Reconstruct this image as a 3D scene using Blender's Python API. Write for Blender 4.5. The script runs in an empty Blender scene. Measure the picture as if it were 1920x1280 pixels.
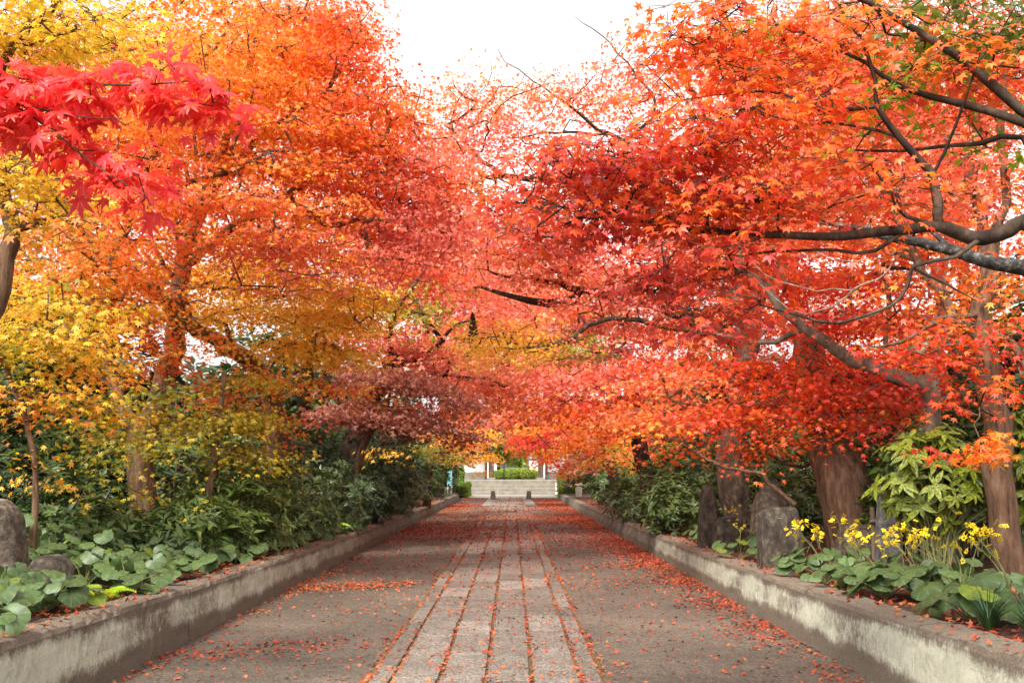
import bpy, math, random
import numpy as np
from mathutils import Vector, Matrix

rng = np.random.default_rng(7)
random.seed(7)
R = math.radians
scene = bpy.context.scene
col = scene.collection

# ------------------------------------------------------------------ camera
FPX = 1867.0
PITCH = math.atan(247.0 / FPX)
EYE = 1.5
cam_d = bpy.data.cameras.new('camera')
cam_d.sensor_width = 36.0
cam_d.lens = 36.0 * FPX / 1920.0
cam_d.clip_start = 0.05
cam_d.clip_end = 3000
cam = bpy.data.objects.new('camera', cam_d)
col.objects.link(cam)
cam.location = (0, 0, EYE)
cam.rotation_euler = (math.pi / 2 + PITCH, 0, 0)
scene.camera = cam

# ------------------------------------------------------------------ sky, sun, exposure
SUN_EL, SUN_AZ = R(52), R(205)          # azimuth measured clockwise from +Y
world = bpy.data.worlds.new('World')
scene.world = world
world.use_nodes = True
wn = world.node_tree
wn.nodes.clear()
sky = wn.nodes.new('ShaderNodeTexSky')
sky.sky_type = 'NISHITA'
sky.sun_disc = False
sky.sun_elevation = SUN_EL
sky.sun_rotation = SUN_AZ
sky.dust_density = 4.0
sky.air_density = 1.2
hs = wn.nodes.new('ShaderNodeHueSaturation')
hs.inputs['Saturation'].default_value = 0.03
bg = wn.nodes.new('ShaderNodeBackground')
bg.inputs['Strength'].default_value = 0.15
wo = wn.nodes.new('ShaderNodeOutputWorld')
wn.links.new(sky.outputs[0], hs.inputs['Color'])
wn.links.new(hs.outputs[0], bg.inputs['Color'])
wn.links.new(bg.outputs[0], wo.inputs['Surface'])
sun_d = bpy.data.lights.new('sun', 'SUN')
sun_d.energy = 1.5
sun_d.angle = R(14)
sun_d.color = (1.0, 0.92, 0.80)
sun = bpy.data.objects.new('sun', sun_d)
col.objects.link(sun)
sd = Vector((math.sin(SUN_AZ) * math.cos(SUN_EL), math.cos(SUN_AZ) * math.cos(SUN_EL), math.sin(SUN_EL)))
sun.rotation_euler = sd.to_track_quat('Z', 'Y').to_euler()
sun.location = (0, -5, 20)
vs = scene.view_settings
vs.view_transform = 'Standard'
vs.look = 'None'
vs.gamma = 1.0
vs.use_curve_mapping = False
vs.exposure = 1.5
scene.cycles.max_bounces = 10
scene.cycles.diffuse_bounces = 6
scene.cycles.transmission_bounces = 8
scene.cycles.glossy_bounces = 2
scene.cycles.use_denoising = True
scene.cycles.caustics_reflective = False
scene.cycles.caustics_refractive = False

# ------------------------------------------------------------------ helpers
CP, SP = math.cos(PITCH), math.sin(PITCH)


def P(px, py, D):
    """point of the place seen at photo pixel (px, py), D metres down the avenue"""
    xv, yv = (px - 960.0) / FPX, (640.0 - py) / FPX
    d = np.array([xv, CP - yv * SP, SP + yv * CP])
    return np.array([0, 0, EYE]) + d * (D / d[1])


def pxm(D):
    return D / FPX


def tag(o, label, cat, group=None, kind=None):
    o['label'] = label
    o['category'] = cat
    if group:
        o['group'] = group
    if kind:
        o['kind'] = kind
    return o


def empty(name, loc, label, cat, group=None):
    o = bpy.data.objects.new(name, None)
    o.location = tuple(float(v) for v in loc)
    o.empty_display_size = 0.1
    col.objects.link(o)
    return tag(o, label, cat, group)


def new_mesh(name, V, F, mat, colr=None, smooth=False, k=None):
    """V (N,3); F list of faces or (M,k) array"""
    me = bpy.data.meshes.new(name)
    V = np.asarray(V, dtype=np.float32)
    if isinstance(F, np.ndarray):
        M, k = F.shape
        me.vertices.add(len(V))
        me.vertices.foreach_set('co', V.ravel())
        me.loops.add(M * k)
        me.loops.foreach_set('vertex_index', F.astype(np.int32).ravel())
        me.polygons.add(M)
        me.polygons.foreach_set('loop_start', np.arange(0, M * k, k, dtype=np.int32))
        me.polygons.foreach_set('loop_total', np.full(M, k, dtype=np.int32))
        me.update(calc_edges=True)
    else:
        me.from_pydata([tuple(v) for v in V.tolist()], [], F)
    if colr is not None:
        a = me.attributes.new('col', 'FLOAT_COLOR', 'POINT')
        c4 = np.ones((len(V), 4), dtype=np.float32)
        c4[:, :3] = colr
        a.data.foreach_set('color', c4.ravel())
    if smooth:
        me.polygons.foreach_set('use_smooth', np.ones(len(me.polygons), dtype=bool))
    me.materials.append(mat)
    return me


def obj(name, me, parent=None, loc=(0, 0, 0)):
    o = bpy.data.objects.new(name, me)
    col.objects.link(o)
    o.location = tuple(float(v) for v in loc)
    if parent is not None:
        o.parent = parent
    return o


def struct(o):
    o['kind'] = 'structure'
    return o


# ------------------------------------------------------------------ materials
def mat_new(name):
    m = bpy.data.materials.new(name)
    m.use_nodes = True
    nt = m.node_tree
    nt.nodes.clear()
    out = nt.nodes.new('ShaderNodeOutputMaterial')
    return m, nt, out


def N(nt, t, **kw):
    n = nt.nodes.new(t)
    for k_, v in kw.items():
        if hasattr(n, k_) and k_ not in n.inputs:
            setattr(n, k_, v)
        else:
            n.inputs[k_.replace('_', ' ')].default_value = v
    return n


def ramp(nt, stops, fac=None):
    r = nt.nodes.new('ShaderNodeValToRGB')
    e = r.color_ramp.elements
    while len(e) < len(stops):
        e.new(0.5)
    for i, (p, c) in enumerate(stops):
        e[i].position = p
        e[i].color = (*c, 1) if len(c) == 3 else c
    if fac is not None:
        nt.links.new(fac, r.inputs[0])
    return r


def noise(nt, scale, detail=4, rough=0.6, vec=None, dist=0.0):
    n = nt.nodes.new('ShaderNodeTexNoise')
    n.inputs['Scale'].default_value = scale
    n.inputs['Detail'].default_value = detail
    n.inputs['Roughness'].default_value = rough
    n.inputs['Distortion'].default_value = dist
    if vec is not None:
        nt.links.new(vec, n.inputs['Vector'])
    return n


def leaf_material(name, attr=True, color=None, trans=0.5, gloss=0.5, rough=0.42, color2=None, nscale=8.0):
    m, nt, out = mat_new(name)
    L = nt.links
    if attr:
        a = N(nt, 'ShaderNodeAttribute', attribute_name='col')
        csock = a.outputs['Color']
    else:
        tc = nt.nodes.new('ShaderNodeTexCoord')
        oi = nt.nodes.new('ShaderNodeObjectInfo')
        add = nt.nodes.new('ShaderNodeVectorMath')
        add.operation = 'ADD'
        L.new(tc.outputs['Object'], add.inputs[0])
        L.new(oi.outputs['Random'], add.inputs[1])
        n = noise(nt, nscale, 3, 0.6, add.outputs[0])
        r = ramp(nt, [(0.38, color), (0.62, color2 or color)], n.outputs['Fac'])
        hv = nt.nodes.new('ShaderNodeHueSaturation')
        mr = N(nt, 'ShaderNodeMapRange')
        mr.inputs['To Min'].default_value = 0.7
        mr.inputs['To Max'].default_value = 1.3
        L.new(oi.outputs['Random'], mr.inputs['Value'])
        L.new(mr.outputs[0], hv.inputs['Value'])
        L.new(r.outputs[0], hv.inputs['Color'])
        csock = hv.outputs[0]
    d = nt.nodes.new('ShaderNodeBsdfPrincipled')
    d.inputs['Roughness'].default_value = rough
    d.inputs['Specular IOR Level'].default_value = gloss
    t = nt.nodes.new('ShaderNodeBsdfTranslucent')
    mx = nt.nodes.new('ShaderNodeMixShader')
    mx.inputs[0].default_value = trans
    L.new(csock, d.inputs['Base Color'])
    L.new(csock, t.inputs['Color'])
    L.new(d.outputs[0], mx.inputs[1])
    L.new(t.outputs[0], mx.inputs[2])
    L.new(mx.outputs[0], out.inputs['Surface'])
    return m


def rough_material(name, stops, scale=6.0, detail=6, bump=0.3, bscale=None, rough=0.9, stretch=(1, 1, 1), spec=0.25, dist=0.0):
    m, nt, out = mat_new(name)
    L = nt.links
    tc = nt.nodes.new('ShaderNodeTexCoord')
    mp = nt.nodes.new('ShaderNodeMapping')
    mp.inputs['Scale'].default_value = stretch
    oi = nt.nodes.new('ShaderNodeObjectInfo')
    L.new(tc.outputs['Object'], mp.inputs['Vector'])
    ad = nt.nodes.new('ShaderNodeVectorMath')
    ad.operation = 'MULTIPLY_ADD'
    ad.inputs[1].default_value = (1, 1, 1)
    L.new(mp.outputs[0], ad.inputs[0])
    mu = nt.nodes.new('ShaderNodeMath')
    mu.operation = 'MULTIPLY'
    mu.inputs[1].default_value = 37.0
    L.new(oi.outputs['Random'], mu.inputs[0])
    L.new(mu.outputs[0], ad.inputs[2])
    n = noise(nt, scale, detail, 0.65, ad.outputs[0], dist)
    r = ramp(nt, stops, n.outputs['Fac'])
    p = nt.nodes.new('ShaderNodeBsdfPrincipled')
    p.inputs['Roughness'].default_value = rough
    p.inputs['Specular IOR Level'].default_value = spec
    L.new(r.outputs[0], p.inputs['Base Color'])
    n2 = noise(nt, bscale or scale * 3, 6, 0.7, ad.outputs[0])
    b = nt.nodes.new('ShaderNodeBump')
    b.inputs['Strength'].default_value = bump
    b.inputs['Distance'].default_value = 0.03
    L.new(n2.outputs['Fac'], b.inputs['Height'])
    L.new(b.outputs[0], p.inputs['Normal'])
    L.new(p.outputs[0], out.inputs['Surface'])
    return m


M_LEAF = leaf_material('maple_leaf', trans=0.55, gloss=0.6, rough=0.42)
M_GREEN = leaf_material('evergreen_leaf', trans=0.25, gloss=0.5, rough=0.4)
M_LITTER = leaf_material('dry_leaf', trans=0.15, gloss=0.3, rough=0.6)
M_FARF = leaf_material('leopard_leaf', attr=False, color=(0.05, 0.088, 0.026), color2=(0.085, 0.135, 0.04), trans=0.2, gloss=0.4, rough=0.45, nscale=4)


def add_veins(m, k=9.0, tint=(0.20, 0.27, 0.10), strength=0.55):
    """pale ribs fanning out from the stalk"""
    nt = m.node_tree
    L = nt.links
    tc = nt.nodes.new('ShaderNodeTexCoord')
    sp = nt.nodes.new('ShaderNodeSeparateXYZ')
    L.new(tc.outputs['Object'], sp.inputs[0])
    at = nt.nodes.new('ShaderNodeMath'); at.operation = 'ARCTAN2'
    L.new(sp.outputs['X'], at.inputs[0]); L.new(sp.outputs['Y'], at.inputs[1])
    mu = nt.nodes.new('ShaderNodeMath'); mu.operation = 'MULTIPLY'; mu.inputs[1].default_value = k / 2
    L.new(at.outputs[0], mu.inputs[0])
    sn = nt.nodes.new('ShaderNodeMath'); sn.operation = 'SINE'
    L.new(mu.outputs[0], sn.inputs[0])
    ab = nt.nodes.new('ShaderNodeMath'); ab.operation = 'ABSOLUTE'
    L.new(sn.outputs[0], ab.inputs[0])
    r = ramp(nt, [(0.0, (strength,) * 3), (0.22, (0, 0, 0))], ab.outputs[0])
    p = next(n for n in nt.nodes if n.type == 'BSDF_PRINCIPLED')
    src = p.inputs['Base Color'].links[0].from_socket
    mx = nt.nodes.new('ShaderNodeMix'); mx.data_type = 'RGBA'
    mx.inputs[7].default_value = (*tint, 1)
    L.new(r.outputs[0], mx.inputs[0]); L.new(src, mx.inputs[6])
    L.new(mx.outputs[2], p.inputs['Base Color'])


add_veins(M_FARF)
M_FARF_Y = leaf_material('leopard_leaf_pale', attr=False, color=(0.12, 0.19, 0.03), color2=(0.22, 0.26, 0.03), trans=0.3, gloss=0.3, nscale=5)
M_AUC = leaf_material('aucuba_leaf', attr=False, color=(0.045, 0.10, 0.012), color2=(0.30, 0.31, 0.025), trans=0.25, gloss=0.35, rough=0.45, nscale=9)
M_FERN = leaf_material('fern_leaf', attr=False, color=(0.10, 0.22, 0.03), color2=(0.22, 0.33, 0.03), trans=0.35, gloss=0.3, nscale=6)
M_FERN_Y = leaf_material('fern_leaf_lime', attr=False, color=(0.25, 0.38, 0.02), color2=(0.50, 0.50, 0.03), trans=0.35, gloss=0.3, nscale=6)
M_PETAL = leaf_material('petal_yellow', attr=False, color=(0.80, 0.58, 0.02), color2=(0.85, 0.66, 0.03), trans=0.3, gloss=0.2, nscale=6)
M_BLADE = leaf_material('blade_leaf', attr=False, color=(0.03, 0.08, 0.025), color2=(0.06, 0.13, 0.04), trans=0.2, gloss=0.5, nscale=6)
M_STALK = rough_material('stalk', [(0.3, (0.12, 0.14, 0.05)), (0.7, (0.22, 0.2, 0.08))], 9, rough=0.6)
M_BARK_BROWN = rough_material('bark_brown', [(0.32, (0.055, 0.028, 0.016)), (0.5, (0.15, 0.082, 0.048)), (0.7, (0.28, 0.175, 0.11))], 15, bump=1.0, bscale=30, stretch=(1, 1, 0.22))
M_BARK_GREY = rough_material('bark_grey', [(0.32, (0.07, 0.05, 0.034)), (0.52, (0.18, 0.135, 0.095)), (0.7, (0.34, 0.27, 0.2))], 9, bump=0.6, bscale=14, stretch=(1, 1, 0.4))
M_BARK_DARK = rough_material('bark_dark', [(0.34, (0.02, 0.013, 0.009)), (0.52, (0.055, 0.036, 0.024)), (0.7, (0.15, 0.10, 0.065))], 11, bump=0.7, bscale=14, stretch=(1, 1, 0.5))
M_BARK_LICHEN = rough_material('bark_lichen', [(0.38, (0.018, 0.014, 0.012)), (0.54, (0.05, 0.045, 0.04)), (0.72, (0.26, 0.25, 0.22))], 16, bump=0.9, bscale=20)
M_STONE_BROWN = rough_material('stone_brown', [(0.32, (0.045, 0.033, 0.023)), (0.5, (0.12, 0.092, 0.068)), (0.7, (0.27, 0.22, 0.17))], 12, bump=1.0, bscale=40)
M_STONE_DARK = rough_material('stone_dark', [(0.32, (0.022, 0.017, 0.012)), (0.5, (0.062, 0.048, 0.036)), (0.7, (0.16, 0.135, 0.10))], 13, bump=1.0, bscale=40, stretch=(1, 1, 0.6))
M_STONE_GREY = rough_material('stone_grey', [(0.32, (0.05, 0.046, 0.046)), (0.5, (0.11, 0.102, 0.10)), (0.7, (0.2, 0.185, 0.175))], 9, bump=0.9, bscale=30)
M_STEP = rough_material('step_stone', [(0.3, (0.17, 0.15, 0.115)), (0.6, (0.25, 0.225, 0.18)), (0.8, (0.33, 0.3, 0.25))], 2.5, bump=0.2, bscale=20)
M_PLASTER = rough_material('plaster', [(0.3, (0.72, 0.70, 0.66)), (0.7, (0.82, 0.81, 0.78))], 1.5, bump=0.1)
M_WOOD = rough_material('gate_wood', [(0.3, (0.05, 0.035, 0.027)), (0.6, (0.12, 0.09, 0.07)), (0.8, (0.2, 0.16, 0.13))], 6, bump=0.4, stretch=(1, 1, 0.15))
M_TILE = rough_material('roof_tile', [(0.3, (0.06, 0.062, 0.065)), (0.7, (0.13, 0.13, 0.13))], 5, bump=0.2, rough=0.6)
M_BLACK = rough_material('black_metal', [(0.3, (0.012, 0.012, 0.012)), (0.7, (0.03, 0.03, 0.03))], 9, bump=0.05, rough=0.5)
M_WHITE = rough_material('white_paint', [(0.3, (0.7, 0.7, 0.68)), (0.7, (0.8, 0.8, 0.79))], 9, bump=0.05, rough=0.6)
M_SIGN = rough_material('sign_blue', [(0.3, (0.22, 0.6, 0.66)), (0.7, (0.34, 0.72, 0.76))], 3, bump=0.05, rough=0.5)
M_BAMBOO = rough_material('fence_wood', [(0.3, (0.10, 0.065, 0.04)), (0.6, (0.2, 0.15, 0.10)), (0.8, (0.34, 0.28, 0.2))], 5, bump=0.3, stretch=(1, 1, 0.2))
M_SOIL = rough_material('soil', [(0.3, (0.03, 0.018, 0.011)), (0.55, (0.075, 0.04, 0.024)), (0.75, (0.16, 0.075, 0.04))], 7, bump=0.9, bscale=40)
M_EARTH = rough_material('earth', [(0.3, (0.05, 0.038, 0.025)), (0.7, (0.11, 0.085, 0.055))], 3, bump=0.4)
M_HEDGE_BODY = rough_material('hedge_core', [(0.3, (0.03, 0.055, 0.012)), (0.7, (0.07, 0.11, 0.02))], 12, bump=0.8)
M_JOINT = rough_material('joint_soil', [(0.3, (0.07, 0.05, 0.03)), (0.5, (0.16, 0.09, 0.045)), (0.7, (0.14, 0.13, 0.05))], 14, bump=0.7, bscale=50)


def asphalt_material():
    m, nt, out = mat_new('asphalt')
    L = nt.links
    tc = nt.nodes.new('ShaderNodeTexCoord')
    v = tc.outputs['Object']
    big = noise(nt, 0.55, 5, 0.6, v)
    fine = noise(nt, 70, 4, 0.85, v)
    mid = noise(nt, 9, 6, 0.75, v)
    r1 = ramp(nt, [(0.34, (0.062, 0.052, 0.042)), (0.66, (0.125, 0.104, 0.084))], big.outputs['Fac'])
    r2 = ramp(nt, [(0.36, (0.5, 0.48, 0.46)), (0.5, (1, 1, 1)), (0.66, (1.65, 1.6, 1.5))], fine.outputs['Fac'])
    r3 = ramp(nt, [(0.3, (0.8, 0.77, 0.73)), (0.7, (1.15, 1.13, 1.1))], mid.outputs['Fac'])
    mx = nt.nodes.new('ShaderNodeMix'); mx.data_type = 'RGBA'; mx.blend_type = 'MULTIPLY'; mx.inputs[0].default_value = 1
    mx2 = nt.nodes.new('ShaderNodeMix'); mx2.data_type = 'RGBA'; mx2.blend_type = 'MULTIPLY'; mx2.inputs[0].default_value = 1
    L.new(r1.outputs[0], mx.inputs[6]); L.new(r2.outputs[0], mx.inputs[7])
    L.new(mx.outputs[2], mx2.inputs[6]); L.new(r3.outputs[0], mx2.inputs[7])
    vo = nt.nodes.new('ShaderNodeTexVoronoi'); vo.inputs['Scale'].default_value = 75.0
    L.new(v, vo.inputs['Vector'])
    sx = nt.nodes.new('ShaderNodeSeparateColor'); L.new(vo.outputs['Color'], sx.inputs[0])
    r4 = ramp(nt, [(0.0, (0.5, 0.49, 0.48)), (0.5, (1, 1, 1)), (1.0, (1.6, 1.55, 1.5))], sx.outputs[0])
    mx3 = nt.nodes.new('ShaderNodeMix'); mx3.data_type = 'RGBA'; mx3.blend_type = 'MULTIPLY'; mx3.inputs[0].default_value = 1
    L.new(mx2.outputs[2], mx3.inputs[6]); L.new(r4.outputs[0], mx3.inputs[7])
    mx2 = mx3
    p = nt.nodes.new('ShaderNodeBsdfPrincipled')
    p.inputs['Roughness'].default_value = 0.85
    p.inputs['Specular IOR Level'].default_value = 0.3
    L.new(mx2.outputs[2], p.inputs['Base Color'])
    b = nt.nodes.new('ShaderNodeBump'); b.inputs['Strength'].default_value = 0.5; b.inputs['Distance'].default_value = 0.006
    L.new(fine.outputs['Fac'], b.inputs['Height'])
    L.new(b.outputs[0], p.inputs['Normal'])
    L.new(p.outputs[0], out.inputs['Surface'])
    return m


def paver_material():
    m, nt, out = mat_new('paver_stone')
    L = nt.links
    g = nt.nodes.new('ShaderNodeNewGeometry')
    v = g.outputs['Position']
    oi = nt.nodes.new('ShaderNodeObjectInfo')
    fine = noise(nt, 60, 4, 0.85, v)
    mid = noise(nt, 3.2, 6, 0.7, v)
    base = ramp(nt, [(0.0, (0.12, 0.104, 0.089)), (0.5, (0.155, 0.137, 0.12)), (1.0, (0.21, 0.188, 0.168))], oi.outputs['Random'])
    r2 = ramp(nt, [(0.36, (0.42, 0.4, 0.38)), (0.5, (1, 1, 1)), (0.64, (1.5, 1.47, 1.44))], fine.outputs['Fac'])
    r3 = ramp(nt, [(0.3, (0.68, 0.65, 0.6)), (0.7, (1.15, 1.13, 1.1))], mid.outputs['Fac'])
    mx = nt.nodes.new('ShaderNodeMix'); mx.data_type = 'RGBA'; mx.blend_type = 'MULTIPLY'; mx.inputs[0].default_value = 1
    mx2 = nt.nodes.new('ShaderNodeMix'); mx2.data_type = 'RGBA'; mx2.blend_type = 'MULTIPLY'; mx2.inputs[0].default_value = 1
    L.new(base.outputs[0], mx.inputs[6]); L.new(r2.outputs[0], mx.inputs[7])
    L.new(mx.outputs[2], mx2.inputs[6]); L.new(r3.outputs[0], mx2.inputs[7])
    vo = nt.nodes.new('ShaderNodeTexVoronoi'); vo.inputs['Scale'].default_value = 85.0
    L.new(v, vo.inputs['Vector'])
    sx = nt.nodes.new('ShaderNodeSeparateColor'); L.new(vo.outputs['Color'], sx.inputs[0])
    r4 = ramp(nt, [(0.0, (0.42, 0.41, 0.4)), (0.5, (1, 1, 1)), (1.0, (1.6, 1.58, 1.55))], sx.outputs[0])
    mx3 = nt.nodes.new('ShaderNodeMix'); mx3.data_type = 'RGBA'; mx3.blend_type = 'MULTIPLY'; mx3.inputs[0].default_value = 1
    L.new(mx2.outputs[2], mx3.inputs[6]); L.new(r4.outputs[0], mx3.inputs[7])
    mx2 = mx3
    p = nt.nodes.new('ShaderNodeBsdfPrincipled')
    p.inputs['Roughness'].default_value = 0.8
    p.inputs['Specular IOR Level'].default_value = 0.3
    L.new(mx2.outputs[2], p.inputs['Base Color'])
    b = nt.nodes.new('ShaderNodeBump'); b.inputs['Strength'].default_value = 0.5; b.inputs['Distance'].default_value = 0.006
    L.new(fine.outputs['Fac'], b.inputs['Height'])
    L.new(b.outputs[0], p.inputs['Normal'])
    L.new(p.outputs[0], out.inputs['Surface'])
    return m


def wall_material():
    """old concrete: brown weathered cap, whitish green lichen in ragged vertical runs on the face"""
    m, nt, out = mat_new('old_concrete')
    L = nt.links
    g = nt.nodes.new('ShaderNodeNewGeometry')
    v = g.outputs['Position']
    uv = N(nt, 'ShaderNodeAttribute', attribute_name='hgt')     # height up the face, 0 foot .. 1 crest
    mp = nt.nodes.new('ShaderNodeMapping'); mp.inputs['Scale'].default_value = (1, 1, 0.42)
    L.new(v, mp.inputs['Vector'])
    streak = noise(nt, 22, 7, 0.85, mp.outputs[0], 1.2)
    big = noise(nt, 1.1, 4, 0.6, v)
    fine = noise(nt, 60, 5, 0.8, v)
    mott = noise(nt, 13, 9, 0.9, v, 0.8)
    base = ramp(nt, [(0.3, (0.085, 0.066, 0.047)), (0.5, (0.155, 0.125, 0.092)), (0.72, (0.24, 0.2, 0.155))], fine.outputs['Fac'])
    lich = ramp(nt, [(0.35, (0.34, 0.36, 0.24)), (0.5, (0.54, 0.55, 0.43)), (0.66, (0.70, 0.67, 0.57))], mott.outputs['Fac'])
    band = ramp(nt, [(0.16, (0, 0, 0)), (0.42, (0.95, 0.95, 0.95)), (0.74, (1, 1, 1)), (0.97, (0, 0, 0))], uv.outputs['Fac'])
    # far along the avenue the lichen thins out (patchy growth)
    a1 = nt.nodes.new('ShaderNodeMath'); a1.operation = 'MULTIPLY_ADD'; a1.inputs[1].default_value = 2.0; 
    sm = nt.nodes.new('ShaderNodeMath'); sm.operation = 'MULTIPLY_ADD'; sm.inputs[1].default_value = 0.5
    sh = nt.nodes.new('ShaderNodeMath'); sh.operation = 'MULTIPLY'; sh.inputs[1].default_value = 0.5
    L.new(mott.outputs['Fac'], sh.inputs[0]); L.new(streak.outputs['Fac'], sm.inputs[0]); L.new(sh.outputs[0], sm.inputs[2])
    L.new(sm.outputs[0], a1.inputs[0])
    a2 = nt.nodes.new('ShaderNodeMath'); a2.operation = 'MULTIPLY_ADD'; a2.inputs[1].default_value = 1.7; a2.inputs[2].default_value = -1.80
    L.new(big.outputs['Fac'], a2.inputs[0])
    L.new(a2.outputs[0], a1.inputs[2])
    a3 = nt.nodes.new('ShaderNodeMath'); a3.operation = 'MULTIPLY_ADD'; a3.inputs[1].default_value = 0.66
    L.new(band.outputs[0], a3.inputs[0]); L.new(a1.outputs[0], a3.inputs[2])
    mask = ramp(nt, [(0.36, (0, 0, 0)), (0.72, (1, 1, 1))], a3.outputs[0])
    sep = nt.nodes.new('ShaderNodeSeparateXYZ'); L.new(v, sep.inputs[0])
    far = N(nt, 'ShaderNodeMapRange'); far.inputs['From Min'].default_value = 9; far.inputs['From Max'].default_value = 24
    far.inputs['To Min'].default_value = 0.9; far.inputs['To Max'].default_value = 0.16
    L.new(sep.outputs['Y'], far.inputs['Value'])
    mm = nt.nodes.new('ShaderNodeMath'); mm.operation = 'MULTIPLY'
    L.new(mask.outputs[0], mm.inputs[0]); L.new(far.outputs[0], mm.inputs[1])
    mx = nt.nodes.new('ShaderNodeMix'); mx.data_type = 'RGBA'
    L.new(mm.outputs[0], mx.inputs[0]); L.new(base.outputs[0], mx.inputs[6]); L.new(lich.outputs[0], mx.inputs[7])
    p = nt.nodes.new('ShaderNodeBsdfPrincipled')
    p.inputs['Roughness'].default_value = 0.92
    p.inputs['Specular IOR Level'].default_value = 0.2
    L.new(mx.outputs[2], p.inputs['Base Color'])
    b = nt.nodes.new('ShaderNodeBump'); b.inputs['Strength'].default_value = 0.8; b.inputs['Distance'].default_value = 0.012
    L.new(fine.outputs['Fac'], b.inputs['Height'])
    L.new(b.outputs[0], p.inputs['Normal'])
    L.new(p.outputs[0], out.inputs['Surface'])
    return m


M_ASPHALT = asphalt_material()
M_PAVER = paver_material()
M_WALL = wall_material()

# ------------------------------------------------------------------ large structure
XL, XR = -2.92, 2.62            # inner faces of the two walls
WALL_END = 56.0
WW = 0.34


def wall_top(D):
    return 0.34 + 0.22 * math.exp(-max(D - 5.0, -3.0) / 8.0)


def bed_z(x, D):
    """height of the planting bed"""
    t = wall_top(D) - 0.035
    off = (abs(x) - 3.0)
    return t + 0.05 * min(max(off, 0), 6) + 0.03 * math.sin(x * 3.1 + D * 1.7) * min(max(off * 2, 0), 1)


def box_mesh(name, mat, x0, x1, y0, y1, z0, z1, bev=0.0):
    import bmesh
    bm = bmesh.new()
    bmesh.ops.create_cube(bm, size=1.0)
    for v in bm.verts:
        v.co = ((x0 + x1) / 2 + v.co.x * (x1 - x0), (y0 + y1) / 2 + v.co.y * (y1 - y0), (z0 + z1) / 2 + v.co.z * (z1 - z0))
    if bev > 0:
        bmesh.ops.bevel(bm, geom=bm.edges[:], offset=bev, segments=1, affect='EDGES')
    me = bpy.data.meshes.new(name)
    bm.to_mesh(me)
    bm.free()
    me.materials.append(mat)
    return me


def grid_mesh(name, mat, xs, ys, zf):
    V = np.array([(x, y, zf(x, y)) for y in ys for x in xs])
    nx = len(xs)
    F = np.array([(j * nx + i, j * nx + i + 1, (j + 1) * nx + i + 1, (j + 1) * nx + i) for j in range(len(ys) - 1) for i in range(nx - 1)])
    return new_mesh(name, V, F, mat, smooth=True)


struct(obj('ground', grid_mesh('ground', M_EARTH, np.linspace(-900, 900, 5), np.linspace(-500, 1500, 5), lambda x, y: -0.12)))
path = struct(obj('path', box_mesh('path', M_ASPHALT, XL - 0.05, XR + 0.05, -6, WALL_END + 6, -0.1, 0.0)))
struct(obj('forecourt', box_mesh('forecourt', rough_material('forecourt_paving', [(0.3, (0.19, 0.17, 0.145)), (0.7, (0.27, 0.25, 0.21))], 3, bump=0.2), -7, 7, WALL_END + 6, 74, -0.1, -0.004)))
for nm, xs in (('planting_bed_left', [-60, -30, -18, -12] + list(np.linspace(-9, XL - WW + 0.02, 22))), ('planting_bed_right', list(np.linspace(XR + WW - 0.02, 9, 22)) + [12, 18, 30, 60])):
    struct(obj(nm, grid_mesh(nm, M_SOIL, xs, np.concatenate([np.linspace(-6, 30, 110), np.linspace(31, 72, 30)]), bed_z)))


def wall_side(name, label, xin, s):
    root = empty(name, (xin, 0, 0), label, 'wall')
    y = -6.0
    i = 0
    while y < WALL_END:
        ln = 4.25 if s > 0 else 5.1
        y1 = min(y + ln, WALL_END)
        n = max(4, int((y1 - y - 0.03) / (0.07 if y < 20 else .2)))
        ys = np.linspace(y + 0.016, y1 - 0.016, n)
        prof = [(0.0, 0.0, 0.0), (0.012, 0.2, 0.2), (0.02, 0.45, 0.45), (0.028, 0.7, 0.7), (0.034, 0.9, 0.9), (0.05, 0.97, 0.97), (0.085, 1.0, 1.0), (0.2, 1.0, 1.0), (WW - 0.04, 1.0, 1.0), (WW, 0.96, 1.0), (WW, 0.3, 1.0)]
        V, H = [], []
        for yy in ys:
            t = wall_top(yy)
            for (dx, hz, hh) in prof:
                j = 0.006 * math.sin(yy * 5.3 + hz * 9 + i) + 0.003 * rng.standard_normal()
                jz = (0.008 * math.sin(yy * 2.3 + dx * 20) + 0.003 * rng.standard_normal() - (.022 * rng.random() if (.03 < dx < .09 and rng.random() < .1) else 0)) if hz > 0.9 else 0
                V.append((s * (dx + (j if hz > 0 else 0)), yy, -0.05 if hz == 0 else hz * t + jz))
                H.append(hh)
        m = len(prof)
        F = []
        for a in range(n - 1):
            for b in range(m - 1):
                q = (a * m + b, a * m + b + 1, (a + 1) * m + b + 1, (a + 1) * m + b)
                F.append(q if s < 0 else q[::-1])
        F = [tuple(f) for f in F]
        F.append(tuple(range(m)) if s > 0 else tuple(range(m))[::-1])
        F.append(tuple(range((n - 1) * m, n * m))[::-1] if s > 0 else tuple(range((n - 1) * m, n * m)))
        me = new_mesh('wall_segment', V, F, M_WALL, smooth=False)
        at = me.attributes.new('hgt', 'FLOAT', 'POINT')
        at.data.foreach_set('value', np.array(H, dtype=np.float32))
        obj('wall_segment', me, root)
        y = y1
        i += 1


wall_side('retaining_wall', 'low lichen-stained concrete wall along the left side of the path', XL, -1)
wall_side('retaining_wall', 'low lichen-stained concrete wall along the right side of the path', XR, 1)

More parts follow.
